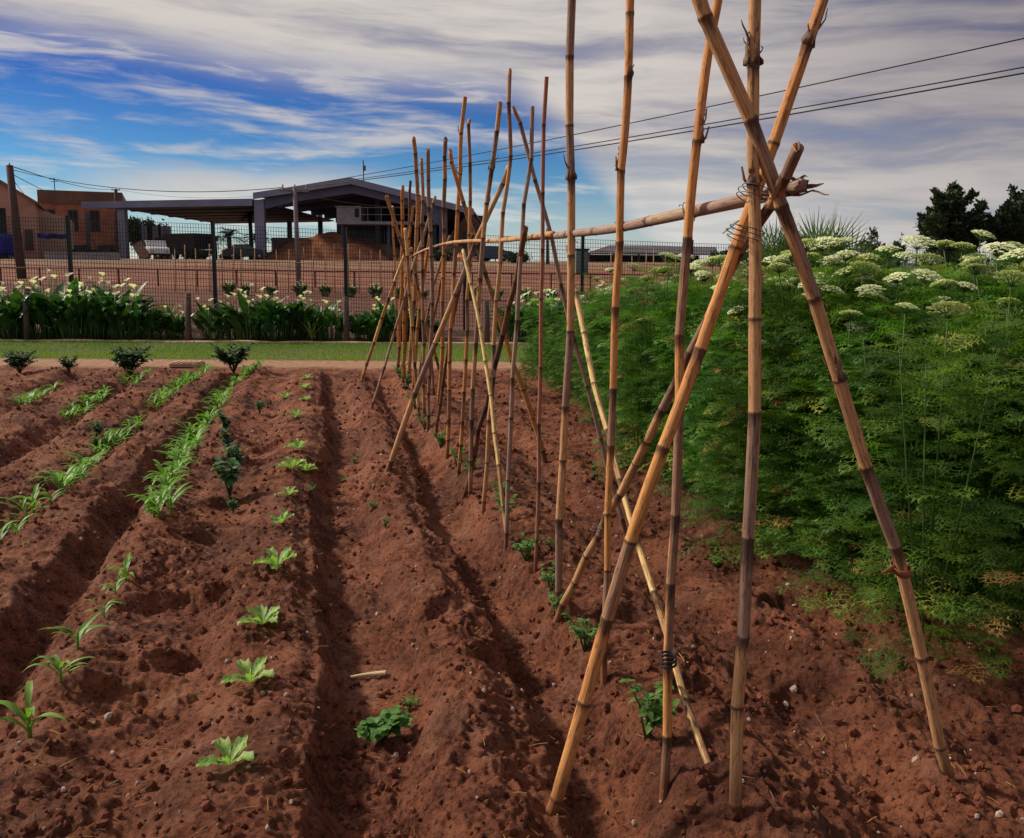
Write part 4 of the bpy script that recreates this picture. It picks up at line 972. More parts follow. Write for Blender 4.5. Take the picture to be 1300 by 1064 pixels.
# ------------------------------------------------------------------ things in the field behind
def ystake(k, x, Y, top):
    b = at(x, 370, Y); z0 = float(hz(b.x, Y)); t = at(x+rnd.uniform(-2, 2), top, Y); m = MB(); m.tube([(0, 0, -.05), (t.x-b.x, 0, t.z-z0)], [.020, .016], 6)
    return m.build('garden_stake', M['stake'], loc=(b.x, Y, z0)), t
lst = []
for k in range(19):
    x = 222+k*14.6+rnd.uniform(-3, 3); o, t = ystake(k, x, 30.5+rnd.uniform(-.2, .2), 312+rnd.uniform(-5, 6)); tag(o, 'thin cane stake in the row across the field behind the fence', 'stake', 'thin stakes in the field'); lst.append(t)
for k in range(9):
    x = 775+k*14+rnd.uniform(-3, 3); o, t = ystake(k, x, 32, 320+rnd.uniform(-4, 5)); tag(o, 'thin stake right of the tall canes, behind the fence and hedge top', 'stake', 'thin stakes by the low roof')
m = MB(); m.tube([(t.x, t.y-.03, at(300, 333, 30.5).z) for t in lst], .012, 5); tag(m.build('stake_rail', M['stake']), 'thin horizontal cane rail tied along the field stakes', 'rail')
m = MB(); xs = [at(x, 345, 33).x for x in (-200, 950)]
m.bar((xs[0], 33, 1.45-.10), (xs[1], 33, 1.45-.26), .05, .05)
for k in range(24): x = xs[0]+(xs[1]-xs[0])*k/23; m.bar((x, 33.03, float(hz(x, 33.0))-.05), (x, 33.03, 1.33-.16*k/23), .05, .05)
tag(m.build('field_rail', M['rust']), 'low rusty pipe rail running the width of the field', 'rail')

# shed ---------------------------------------------------------------
Y0, Y1 = 85.0, 124.0; ZB = float(hz(0, 87.)); Q = 1.7
def zx(px, py, Y=Y0): p = at(px, py, Y); return p.x, p.z
sh = empty('open_shed', (at(330, 330, Y0).x, Y0, ZB), 'large open blue-grey steel shed with a low gable roof and a heap of earth inside', 'shed')
xl, zl = zx(324, 246); xp, zp = zx(447, 227); xr, zr = zx(601, 266); th = .55
xc = zx(563, 300)[0]
def K(mb, name, m, par=sh): return kid(mb, name, m, par)
m = MB(); m.prism([(xl, zl), (xp, zp), (xr, zr), (xr, zr-.2), (xp, zp-.2), (xl, zl-.2)], Y0-.4, Y1, 0); K(m, 'roof', M['sheet'])
m = MB(); m.prism([(xl-.05, zl+.05), (xp, zp+.06), (xr+.05, zr+.05), (xr+.05, zr-th), (xp, zp-th), (xl-.05, zl-th)], Y0-.62, Y0-.403, 0); K(m, 'fascia', M['shedlight'])
# front portal frame with haunches
m = MB(); xe = xc; ze = zp-(zp-zr)*(xe-xp)/(xr-xp)-th
m.prism([(xl+.25, zl-th-.85), (xl+1.0, zl-th-.85), (xl+3.6, zl-th+(zp-zl)*3.6/(xp-xl)-.75), (xp, zp-th-.8), (xe-2.7, ze+.02), (xe-.45, ze-1.7), (xe+.2, ze-1.7), (xe+.2, ze), (xp, zp-th-.01), (xl+.25, zl-th-.01)], Y0+.05, Y0+.35); K(m, 'portal_frame', M['shed'])
def column(px, Y, w, ztop, mt='shed', name='column'):
    w = w*Q
    x = at(px, 300, Y).x; m = MB(); m.box((x, Y, (ZB-.1+ztop)/2), (w, w*.7, ztop-ZB+.1)); m.box((x, Y, ZB+.1), (w*1.5, w*1.2, .12)); K(m, name, M[mt])
column(331, Y0+.2, .55, zl-th-.02, 'shedlight'); column(563, Y0+.2, .45, ze-.02, 'shed'); column(480, Y0+15, .34, zp-.7, 'shedlight'); column(407, Y1-3, .35, zl+.6, 'shed'); column(452, Y1-3, .35, zl+.6, 'shed'); column(368, Y1-3, .35, zl+.3, 'shed')
# rear walls with the bright slit, side wall on the right, low concrete walls
m = MB(); zs1 = at(400, 273, Y1).z; zs2 = at(400, 277, Y1).z
m.prism([(xl, zl-.21), (xp, zp-.21), (xr, zr-.21), (xr, zs1), (xl, zs1)], Y1-.3, Y1-.1); K(m, 'rear_cladding', M['sheet'])
xm = at(432, 280, Y1).x
m = MB(); m.box(((xl+xm)/2, Y1-.2, (zs2+ZB)/2), (xm-xl, .2, zs2-ZB)); m.box(((xm+xr)/2, Y1-.2, (zs1+ZB-.01)/2), (xr-xm-.004, .2, zs1-ZB-.012)); K(m, 'rear_wall', M['sheet'])
m = MB(); zc = at(400, 302, Y1-4).z; a = at(345, 300, Y1-4).x; b = at(476, 300, Y1-4).x; m.box(((a+b)/2, Y1-4, (zc+ZB)/2), (b-a, .25, zc-ZB)); K(m, 'concrete_bay_wall', M['conc'])
m = MB(); zw = at(575, 310, Y0).z
m.add([(xr-.2, Y0+.4, zr-.22), (xr-.2, Y1, zr-.22), (xc+.3, Y1, ZB+2.0), (xc+.3, Y0+.4, ZB+2.0), (xr-.4, Y0+.4, zr-.22), (xr-.4, Y1, zr-.22), (xc+.12, Y1, ZB+2.0), (xc+.12, Y0+.4, ZB+2.0)],
      [(0, 1, 2, 3), (7, 6, 5, 4), (0, 3, 7, 4), (1, 5, 6, 2), (0, 4, 5, 1), (3, 2, 6, 7)])
m.box((xc+.2, (Y0+Y1)/2+.2, ZB+1.0), (.2, Y1-Y0-.6, 1.99)); K(m, 'side_cladding', M['brownsheet'])
for k in range(5):
    m = MB(); y = Y0+7.5+k*7.4; m.prism([(xl+.2, zl-.21), (xp, zp-.21), (xr-.4, zr-.21), (xr-.4, zr-.85), (xp, zp-.9), (xl+.2, zl-.85)], y, y+.35); K(m, 'roof_beam', M['shed'])
m = MB(); m.tube([(xp+1.1, Y0, zp-.2), (xp+1.1, Y0, zp+1.75)], .055, 6); m.box((xp+1.2, Y0, zp+1.0), (.25, .05, .5)); K(m, 'mast', M['post'])
# flat canopy on the left: a thing of its own beside the shed
cx0, cz0 = zx(106, 257); cx1, cz1 = zx(323, 253)
cn = empty('steel_canopy', ((cx0+cx1)/2, Y0, ZB), 'long flat open-sided steel canopy joined to the left of the gabled shed', 'canopy')
m = MB(); m.prism([(cx0, cz0), (cx1-.1, cz1), (cx1-.1, cz1-.12), (cx0, cz0-.12)], Y0-.2, Y1-1); K(m, 'roof', M['sheet'], cn)
m = MB(); m.prism([(cx0-.05, cz0+.04), (cx1-.12, cz1+.04), (cx1-.12, cz1-.64), (cx0-.05, cz0-.58)], Y0-.4, Y0-.203); K(m, 'fascia', M['shedlight'], cn)
for k in range(7):
    m = MB(); y = Y0+5+k*5.2; m.prism([(cx0, cz0-.13), (cx1-.3, cz1-.13), (cx1-.3, cz1-.26), (cx0+.1, cz0-.24)], y, y+.3); K(m, 'roof_beam', M['shed'], cn)
def ccol(px, Y, w, mt='shed'):
    x = at(px, 300, Y).x; w *= Q; m = MB(); z1 = cz0-.62; m.box((x, Y, (ZB-.1+z1)/2), (w, w, z1-ZB+.1)); K(m, 'column', M[mt], cn)
ccol(157, Y0+.3, .42, 'shedlight'); ccol(112, Y0+5.1, .2)
for px_ in (183, 197, 208, 214): ccol(px_, Y1-3, .34)
# heap of earth
def heap(px0, px1, pyt, Y, name, label, seed, dy=3.0, mt='soilheap'):
    a = at(px0, 330, Y).x; b = at(px1, 330, Y).x; zt = at((px0+px1)/2, pyt, Y).z-ZB; m = MB(); n = 48
    c = (a+b)/2; w = (b-a)/2
    S = np.linspace(-1, 1, n); X, Yg = np.meshgrid(S, S); r = np.sqrt(X**2+Yg**2); z = np.clip(1-r, -.05, 1)**.85*zt if False else np.maximum(0, 1-r)**.8*zt
    z = z+np.maximum(0, 1-r)**.5*fbm(X*3+seed, Yg*3, seed, 5)*zt*.9-.02
    vs = [(X[i, j]*w, Yg[i, j]*dy, z[i, j]) for i in range(n) for j in range(n)]
    m.add(vs, [(i*n+j, i*n+j+1, (i+1)*n+j+1, (i+1)*n+j) for i in range(n-1) for j in range(n-1)])
    o = m.build(name, M[mt], loc=(c, Y, ZB)); tag(o, label, 'heap'); return o
heap(322, 535, 294, Y0+6.5, 'earth_heap', 'large heap of red-brown earth under the open shed', 3, 5.0)
heap(500, 590, 316, Y0-1, 'sand_heap', 'low orange heap of sand at the right foot of the shed', 9, 3.4)
heap(560, 610, 322, Y0-3, 'sand_heap', 'second smaller sand heap outside the shed corner', 12, 2.7)
# raised gantry with cabin
gy = Y0+3; gx0, gz0 = zx(431, 285, gy); gx1, _ = zx(556, 285, gy)
ga = empty('loading_gantry', ((gx0+gx1)/2, gy, ZB), 'pale cabin and railed walkway raised on legs inside the shed front', 'gantry')
cx_, ctz = zx(461, 264, gy)
m = MB(); m.box(((gx0+cx_)/2, gy, (gz0+.25+ctz)/2), (cx_-gx0, 2.6, ctz-gz0-.25)); m.box(((gx0+cx_)/2, gy, ctz+.03), (cx_-gx0+.25, 2.9, .1)); K(m, 'cabin', M['cabin'], ga)
m = MB(); m.box((cx_-.4, gy-1.31, (gz0+.3+ctz)/2+.1), (.45, .04, .85)); K(m, 'window', M['dark'], ga)
m = MB(); m.box(((gx0+gx1)/2, gy, gz0+.12), (gx1-gx0, 2.8, .3)); K(m, 'platform', M['cabin'], ga)
m = MB(); m.bar((cx_, gy-1.3, ctz-.04), (gx1, gy-1.3, ctz-.04), .07); m.bar((cx_, gy-1.3, (ctz+gz0)/2+.1), (gx1, gy-1.3, (ctz+gz0)/2+.1), .05)
for k in range(6): x = cx_+(gx1-cx_)*(k+.5)/5.6; m.bar((x, gy-1.3, gz0+.2), (x, gy-1.3, ctz-.04), .05)
K(m, 'railing', M['cabin'], ga)
for x in (gx0+.3, (gx0+gx1)/2, gx1-.3): m = MB(); m.bar((x, gy, ZB-.05), (x, gy, gz0+.02), .28); K(m, 'leg', M['shed'], ga)

# houses -------------------------------------------------------------
hb = 102.0; ZH = float(hz(-20., hb)); bx0, bzt = zx(62, 244, hb); bx1, _ = zx(152, 244, hb); zpp = zx(100, 260, hb)[1]
br = empty('brown_building', (bx1, hb, ZH), 'long brown-orange building with three tall dark windows and a ribbed parapet', 'building')
m = MB(); m.box(((bx0+bx1)/2, hb+7, (ZH-.1+zpp)/2), (bx1-bx0, 14, zpp-ZH+.1)); K(m, 'wall', M['brick'], br)
m = MB(); m.box(((bx0+bx1)/2, hb+7, (zpp+bzt)/2), (bx1-bx0+.5, 14.5, bzt-zpp)); K(m, 'parapet', M['parapet'], br)
for px_ in (73.5, 98.5, 123): 
    wx, w1 = zx(px_, 269, hb); w0 = zx(px_, 294, hb)[1]
    m = MB(); m.box((wx, hb-.02, (w0+w1)/2), (1.05, .06, w1-w0+.25)); wf = K(m, 'window', M['frame'], br)
    m = MB(); m.box((wx, hb-.06, (w0+w1)/2), (.80, .04, w1-w0)); kid(m, 'pane', M['dark'], br).parent = wf
    m = MB(); m.box((wx, hb-.09, (w0+w1)/2), (.07, .03, w1-w0)); m.box((wx, hb-.092, (w0+w1)/2), (.80, .03, .08)); kid(m, 'glazing_bar', M['frame'], br).parent = wf
m = MB(); px1 = zx(78, 250, hb)[0]; m.tube([(px1, hb+1, bzt-.1), (px1, hb+1, bzt+1.5)], .05, 5); m.bar((px1-.5, hb+1, bzt+1.3), (px1+.5, hb+1, bzt+1.3), .05); m.bar((px1-.35, hb+1, bzt+1.05), (px1+.35, hb+1, bzt+1.05), .05); K(m, 'aerial', M['cable'], br); br.rotation_euler.z = R(22)
hy = 76.0; ZP = float(hz(-40., hy)); q0, qz = zx(-75, 262, hy); pk, pz = zx(2, 231, hy); qe, qez = zx(45, 258, hy)
ph = empty('pink_house', (qe, hy, ZP), 'pink gabled house at the left edge with a dark garage opening', 'house')
m = MB(); m.prism([(q0, ZP-.1), (q0, qz), (pk, pz), (qe, qez), (qe, ZP-.1)], hy, hy+15); K(m, 'wall', M['pink'], ph)
m = MB(); m.prism([(q0-.2, qz-.05), (q0-.2, qz+.13), (pk, pz+.26), (qe+.3, qez+.02), (qe+.3, qez-.18), (pk, pz+.01)], hy-.4, hy+15.3); K(m, 'roof', M['roofred'], ph)
m = MB(); m.prism([(qe+.01, ZP-.1), (qe+.01, qez-.3), (qe+2.6, qez-1.2), (qe+2.6, ZP-.1)], hy+3.5, hy+11); K(m, 'annex', M['cream'], ph)
d0 = zx(-18, 265, hy); d1 = zx(16, 325, hy); m = MB(); m.box(((d0[0]+d1[0])/2, hy-.02, (d0[1]+ZP)/2), (d1[0]-d0[0], .08, d0[1]-ZP)); K(m, 'garage_shade_panel', M['dark'], ph)  # near-black panel on the wall, its colour standing for shade inside the open garage
m = MB(); x0, za = zx(33, 292, hy); x1, zb_ = zx(44, 318, hy); m.box(((x0+x1)/2, hy-.03, (za+zb_)/2), (x1-x0, .08, za-zb_)); K(m, 'door', M['frame'], ph); ph.rotation_euler.z = R(25)
def tarp(px0, px1, py0, py1, Y, label, nm='tarpaulin'):
    a, z1 = zx(px0, py0, Y); b, z0 = zx(px1, py1, Y); m = MB(); n = 14; vs = []; fs = []
    for i in range(n+1):
        for j in range(5):
            f = i/n; g = j/4; vs.append((a+(b-a)*f, Y+.12*math.sin(f*9+g*2)+.25*g, z1+(z0-z1)*g+.05*math.sin(f*14)))
    for i in range(n):
        for j in range(4): k = i*5+j; fs.append((k, k+1, k+6, k+5))
    m.add(vs, fs); o = m.build(nm, M['blue']); s = o.modifiers.new('t', 'SOLIDIFY'); s.thickness = .04; origin(o, (a, Y, z0)); tag(o, label, 'tarpaulin')
tarp(-20, 29, 297, 325, 73.5, 'blue tarpaulin over goods before the garage opening'); tarp(46, 84, 297, 303, 74.0, 'narrow blue awning sheet right of the pink house')
# low white wall behind the field, left
a = at(58, 326, 70); b = at(152, 329, 70); zg = float(hz(a.x, 70)); m = MB(); m.box(((a.x+b.x)/2, 70, (zg-.3+a.z+.3)/2), (b.x-a.x, .3, a.z-zg+.6)); m.box(((a.x+b.x)/2, 70, a.z+.34), (b.x-a.x+.1, .4, .08))
o = m.build('low_wall', M['cabin'], smooth=False); origin(o, ((a.x+b.x)/2, 70, zg)); tag(o, 'low pale wall before the brown building', 'wall')

# vehicles -----------------------------------------------------------
def wheel(par, x, y, r, w):
    e = MB(); n = 18; e.tube([(x, y-w/2, r), (x, y-w/2+.02, r), (x, y+w/2-.02, r), (x, y+w/2, r)], [r*.9, r, r, r*.9], n); t = e.build('wheel', M['rubber'], par)
    q = MB(); q.tube([(x, y-w/2-.012, r), (x, y+w/2+.012, r)], r*.58, 12); q.build('rim', M['rim'], t)
def vehicle(name, loc, rz, prof_, glassprof, L, W, paint, label, cat, wr=.31, wx=(.2, .8), extra=None):
    r = empty(name, loc, label, cat, None, rz); m = MB(); m.prism([(x*L-L/2, z) for x, z in prof_], -W/2, W/2)
    o = m.build('body', M[paint], r, False); bv = o.modifiers.new('b', 'BEVEL'); bv.width = .05; bv.segments = 2
    if glassprof:
        for gp in glassprof:
            g = MB(); g.prism([(x*L-L/2, z) for x, z in gp], -W/2-.012, W/2+.012); g.build('side_window', M['glass'], r, False)
    for a in wx:
        for s in (-1, 1): wheel(r, a*L-L/2, s*(W/2-.09), wr, .2)
    for s in (-1, 1): h = MB(); h.box((L/2-.02, s*W*.36, .66), (.08, .26, .14)); h.build('headlight', M['rim'], r, False); h = MB(); h.box((-L/2+.02, s*W*.38, .75), (.07, .18, .14)); h.build('tail_light', M['roofred'], r, False)
    h = MB(); h.box((L/2+.02, 0, .42), (.12, W*.9, .16)); h.build('bumper', M['rubber'], r, False)
    if extra: extra(r, L, W)
    return r
CARP = [(0, .28), (0, .85), (.04, .98), (.16, 1.02), (.27, 1.42), (.56, 1.46), (.72, 1.02), (.95, .88), (1, .7), (1, .28)]
CARG = [[(.205, 1.04), (.285, 1.34), (.42, 1.38), (.42, 1.04)], [(.435, 1.04), (.435, 1.38), (.545, 1.385), (.67, 1.04)]]
PICK = [(0, .45), (0, 1.02), (.40, 1.02), (.41, 1.68), (.62, 1.70), (.72, 1.14), (.96, 1.02), (1, .85), (1, .45)]
PICG = [[(.435, 1.14), (.435, 1.58), (.60, 1.60), (.67, 1.14)]]
def gp(px_, Y): x = at(px_, 320, Y).x; return Vector((x, Y, float(hz(x, Y))))
vehicle('pickup_truck', gp(197, 82), R(-58), PICK, PICG, 4.6, 1.75, 'white', 'white pickup parked below the left end of the canopy', 'pickup', .36, (.18, .80))
vehicle('parked_car', gp(311, 84), R(24), CARP, CARG, 4.1, 1.7, 'black', 'black car parked under the canopy beside the shed column', 'car')
vehicle('parked_car', gp(622, 84), R(178), CARP, CARG, 4.3, 1.75, 'cblue', 'dark blue car beyond the fence, seen between the middle canes', 'car')
vehicle('parked_car', gp(66, 92), R(15), CARP, CARG, 4.1, 1.7, 'white', 'white car parked behind the low pale wall at the left', 'car')
def boxbody(r, L, W):
    b = MB(); b.box((-L*.13, 0, 1.75), (L*.72, W+.1, 1.5)); b.build('cargo_box', M['boxdark'], r, False)
    b = MB(); b.box((-L*.13, 0, 2.53), (L*.73, W+.16, .08)); b.build('box_top', M['box'], r, False)
    b = MB()
    for k in range(8): b.box((-L*.47+L*.7*k/7.3, -W/2-.08, 1.75), (.06, .05, 1.45))
    b.build('box_rib', M['box'], r, False)
TRK = [(0, .55), (0, .95), (.74, .95), (.75, 1.5), (.78, 2.2), (.94, 2.2), (.99, 1.5), (1, 1.2), (1, .5)]
TRG = [[(.80, 1.5), (.80, 2.05), (.92, 2.05), (.955, 1.5)]]
vehicle('box_truck', gp(232, 90), R(150), TRK, TRG, 6.4, 2.3, 'boxdark', 'dark lorry with a brown box body parked under the canopy', 'lorry', .42, (.2, .86), boxbody)
# leaning boards next to the pickup
p = gp(179, 80); m = MB(); m.box((0, 0, .75), (.9, .06, 1.6), 0, 0, Matrix.Rotation(R(-28), 3, 'Y')); m.box((.25, .1, .6), (.7, .06, 1.2), 0, 0, Matrix.Rotation(R(-36), 3, 'Y'))
o = m.build('leaning_boards', M['box'], smooth=False, loc=p); tag(o, 'brown boards leaning beside the white pickup', 'boards')
# scrap by the low wall
for k, (px_, Y, lb) in enumerate([(105, 76, 'dark farm implement left of the canopy post, under the brown building'), (135, 74, 'second dark farm implement nearer the canopy post')]):
    p = gp(px_, Y); e = empty('farm_implement', p, lb, 'farm implement'); m = MB(); m.bar((-1.1, 0, .6), (1.1, 0, .7), .12); m.bar((-.6, 0, .6), (.9, .1, 1.7-.3*k), .12); m.bar((.9, .1, 1.7-.3*k), (1.2, 0, .9), .1); m.build('frame', M['rust'], e, False)
    for x in (-.8, .7): m = MB(); m.tube([(x, -.2, .42), (x, .2, .42)], .42, 14); m.build('wheel', M['rubber'], e, False)
    m = MB(); m.box((0, 0, .95), (1.1, .7, .5)); m.build('hopper', M['dark'], e, False)

# poles and power lines ----------------------------------------------
def upole(px_, pyt, pyb, Y, lean, r, m_, label, arms=1):
    b = at(px_, pyb, Y); z0 = float(hz(b.x, Y)); t = at(px_+lean, pyt, Y); e = empty('utility_pole', (b.x, Y, z0), label, 'utility pole')
    m = MB(); d = Vector((t.x-b.x, 0, t.z-z0)); m.tube([(0, 0, -.1), d*.5, d], [r*1.25, r*1.1, r*.9], 10); m.build('shaft', M[m_], e)
    if arms: m = MB(); m.bar(d+Vector((-.5, 0, -.12)), d+Vector((.5, 0, -.12)), .08); m.build('crossarm', M[m_], e, False)
    for k in (-1, 0, 1):
        if not arms and k: continue
        m = MB(); m.tube([d+Vector((k*.42, 0, -.1)), d+Vector((k*.42, 0, .1))], [.045, .03], 7); m.build('insulator', M['conc'], e)
    return Vector(e.location)+d
PL = upole(27, 210, 340, 36, -15, .15, 'polewood', 'dark utility pole leaning left at the left edge of the view', 0)
PC = upole(380, 238, 370, 31, -6, .075, 'poleconc', 'grey utility pole standing in the field before the shed')
PB = upole(147, 240, 300, 100, 0, .2, 'polewood', 'short dark pole top rising behind the canopy', 1)
PR = upole(695, 290, 345, 60, 0, .10, 'polewood', 'thin distant pole between the slim canes', 0)
def wire(a, b, sag, label, r=.008, grp='power lines'):
    m = MB(); a = Vector(a); b = Vector(b); m.tube([a.lerp(b, f)-Vector((0, 0, sag*4*f*(1-f))) for f in [i/24 for i in range(25)]], r, 5, 0, False)
    o = m.build('power_line', M['cable']); origin(o, a); tag(o, label, 'cable', grp)
wire(PC+Vector((.4, 0, .1)), at(1420, 22, 12.5), .12, 'upper single power line crossing the sky from the field pole to the right edge', .011)
wire(PC+Vector((0, 0, .02)), at(1420, 63, 12.5), .14, 'middle of the three power lines crossing to the right edge', .011)
wire(PC+Vector((-.4, 0, -.05)), at(1420, 71, 12.4), .17, 'lowest of the three power lines crossing to the right edge', .013)
wire(PL, PB+Vector((-.3, 0, 0)), .35, 'upper cable from the leaning pole to the short pole top', .02)
wire(PL-Vector((0, 0, .15)), PC+Vector((-.4, 0, 0)), .45, 'long cable from the leaning pole past the canopy to the field pole', .014)
wire(PL-Vector((0, 0, .3)), at(118, 262, 86), .3, 'lower cable from the leaning pole to the canopy edge', .016)
wire(PL-Vector((0, 0, .4)), at(48, 262, 77), .2, 'short cable from the leaning pole down to the pink house', .014)
wire(PB, at(325, 249, 85), .5, 'cable from the short pole top along the canopy to the shed corner', .016)
wire(PC+Vector((-.4, 0, -.1)), at(560, 254, 84), .6, 'cable from the field pole to the right of the shed front', .012)

# right: low roof, cabinet, thatched hut, flagged board
Yq = 90.; a = at(748, 322, Yq); b = at(905, 322, Yq); zq = float(hz(5., Yq)); e = empty('low_shelter', ((a.x+b.x)/2, Yq, zq), 'long low dark shelter with a pale flat roof beyond the fence on the right', 'shelter')
m = MB(); m.prism([(a.x-.4, a.z+.05), (b.x+.4, a.z+.05), (b.x+.2, a.z+.75), (a.x+2, a.z+.85)], Yq-.5, Yq+8); K(m, 'roof', M['roofwhite'], e)
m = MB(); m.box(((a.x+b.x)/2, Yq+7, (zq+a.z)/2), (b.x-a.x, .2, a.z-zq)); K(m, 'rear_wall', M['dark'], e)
for k in range(6): x = a.x+(b.x-a.x)*k/5; m = MB(); m.bar((x, Yq, zq-.05), (x, Yq, a.z+.06), .14); K(m, 'post', M['frame'], e)
c0 = at(731, 317, 42); c1 = at(746, 347, 42); zk = float(hz(c0.x, 42)); e = empty('green_cabinet', ((c0.x+c1.x)/2, 42, zk), 'upright green-grey cabinet behind the fence, right of the tall light brown cane', 'cabinet')
m = MB(); m.box(((c0.x+c1.x)/2, 42, (zk+c0.z)/2-.02), (c1.x-c0.x, .6, c0.z-zk)); K(m, 'housing', M['grn'], e); m = MB(); m.box(((c0.x+c1.x)/2, 42, c0.z+.02), (c1.x-c0.x+.1, .7, .06)); K(m, 'lid', M['fence'], e); m = MB(); m.box(((c0.x+c1.x)/2, 41.68, (zk+c0.z)/2), ((c1.x-c0.x)*.8, .03, (c0.z-zk)*.8)); K(m, 'door', M['grn'], e)
p = gp(629, 88); t = at(629, 318, 88); e = empty('thatched_umbrella', p, 'dark thatched umbrella hut seen between the middle canes', 'thatched umbrella'); hgt = t.z-p.z
m = MB(); m.tube([(0, 0, -.1), (0, 0, hgt-.1)], .06, 8); m.build('pole', M['trunk'], e); m = MB(); m.tube([(0, 0, hgt-.85), (0, 0, hgt-.8), (0, 0, hgt-.3), (0, 0, hgt)], [1.7, 1.75, 1.0, .1], 14); m.build('thatch', M['thatch'], e)
p = at(1157, 343, 22); zk = float(hz(p.x, 22)); e = empty('striped_board', (p.x, 22, zk), 'small white striped board glimpsed over the hedge between bush and dark tree', 'board'); m = MB()
for k in range(6): m.box((-.15+k*.062, 0, p.z-zk+.03), (.05, .02, .30))
m.build('slats', M['white'], e, False); m = MB(); [m.bar((s*.14, .03, -.05), (s*.14, .03, p.z-zk+.2), .04) for s in (-1, 1)]; m.build('post', M['polewood'], e, False)

# ------------------------------------------------------------------ trees
def tree(name, loc, h, w, m_, label, cat, seed, kind='upright', n=5200, ls=.09, base=.12, group=None, leaders=7):
    rnd = random.Random(seed); e = empty(name, loc, label, cat, group); tr = MB(); cr = MB(); tips = []
    tr.tube([(0, 0, -.2), (.03*h*.3, 0, h*.25), (0, .02, h*.55)], [w*.09, w*.06, w*.03], 8)
    for k in range(leaders):
        a = rnd.random()*6.283; rr = w*.5*rnd.uniform(.15, .95)
        if kind == 'upright': zt = h*(1-.50*(rr/(w*.5))**1.3)*rnd.uniform(.80, 1.0)
        else: zt = h*math.sqrt(max(.1, 1-(rr/(w*.55))**2))*rnd.uniform(.72, 1.0)
        s0 = Vector((0, 0, h*rnd.uniform(base, .4))); e_ = Vector((math.cos(a)*rr, math.sin(a)*rr, zt)); mid = s0.lerp(e_, .5)+Vector((math.cos(a), math.sin(a), 0))*w*.08
        tr.tube([s0, mid, e_], [w*.025, w*.016, w*.004], 5); tips.append((s0, mid, e_))
        for j in range(7):
            f = rnd.uniform(.15, .95); q = s0.lerp(mid, f*2) if f < .5 else mid.lerp(e_, f*2-1)
            b = rnd.random()*6.283; l = w*rnd.uniform(.10, .30)*(1.15-f*.6); g = q+Vector((math.cos(b)*l, math.sin(b)*l, l*(1.1 if kind == 'upright' else .35)))
            tr.tube([q, g], [w*.008, w*.003], 4, 0, False); tips.append((q, q.lerp(g, .5), g))
    tr.build('trunk', M['trunk'], e)
    for i in range(n):
        s0, mid, e_ = tips[rnd.randrange(len(tips))]; f = rnd.random()**.7; q = s0.lerp(mid, f*2) if f < .5 else mid.lerp(e_, f*2-1)
        sp = w*(.030 if kind == 'upright' else .055)*(1.25-f*.7); q = q+Vector((rnd.gauss(0, sp), rnd.gauss(0, sp), rnd.gauss(0, sp*1.1)))
        if q.z < h*base*.5: continue
        d = Vector((rnd.gauss(0, 1), rnd.gauss(0, 1), rnd.gauss(.8 if kind == 'upright' else .1, .8))).normalized(); s = ls*rnd.uniform(.5, 1.3)
        o_ = d.orthogonal().normalized(); o_.rotate(Matrix.Rotation(rnd.random()*6.28, 3, d)); cr.add([q-o_*s*.28, q+d*s*.5-o_*s*.22, q+d*s, q+d*s*.5+o_*s*.3, q+o_*s*.1], [(0, 1, 2, 3, 4)])
    cr.build('crown', M[m_], e, False); return e
def tpix(name, px_, pyt, Y, w_px, m_, label, cat, seed, zbase=None, **kw):
    t = at(px_, pyt, Y); z0 = float(hz(t.x, Y)) if zbase is None else zbase
    return tree(name, (t.x, Y, z0), t.z-z0, w_px/FPX*Y, m_, label, cat, seed, **kw)
tpix('broadleaf_tree', 1214, 222, 36, 92, 'crown', 'dark pointed tree standing alone above the hedge on the right', 'tree', 1, n=19000, ls=.21, leaders=20, base=.04)
tpix('broadleaf_tree', 1284, 240, 36, 44, 'crown', 'narrow dark tree, left of the pair at the right edge', 'tree', 2, n=9000, ls=.17, leaders=12, base=.04)
tpix('broadleaf_tree', 1312, 222, 37, 80, 'crown', 'dark tree cut by the right edge of the view', 'tree', 3, n=14000, ls=.17, leaders=18, base=.04)
tpix('garden_bush', 1112, 290, 24, 62, 'crown3', 'dark purplish bush over the hedge left of the pointed tree', 'bush', 4, kind='round', n=5000, ls=.11, leaders=11)
tpix('garden_bush', 1144, 286, 25, 30, 'crown2', 'lighter feathery bush touching the dark purplish one', 'bush', 5, n=1500, ls=.10, leaders=6)
tpix('garden_bush', 1176, 300, 26, 34, 'crown2', 'low loose bush at the foot of the pointed tree', 'bush', 6, n=1600, ls=.11, leaders=7)
tpix('garden_bush', 1003, 262, 16, 16, 'crown2', 'thin wispy branch bush behind the leaning right cane', 'bush', 7, n=330, ls=.07, leaders=4)
tpix('garden_bush', 1050, 284, 17, 46, 'crown2', 'rounded olive bush beside the fan palm', 'bush', 8, kind='round', n=2600, ls=.09, leaders=8)
tpix('broadleaf_tree', 178, 270, 125, 60, 'crown', 'dark tree seen under the canopy roof', 'tree', 9, kind='round', n=6000, ls=.45, leaders=10)
tpix('garden_bush', 612, 318, 92, 26, 'crown', 'dark bush beyond the fence next to the thatched umbrella', 'bush', 10, kind='round', n=900, ls=.4)
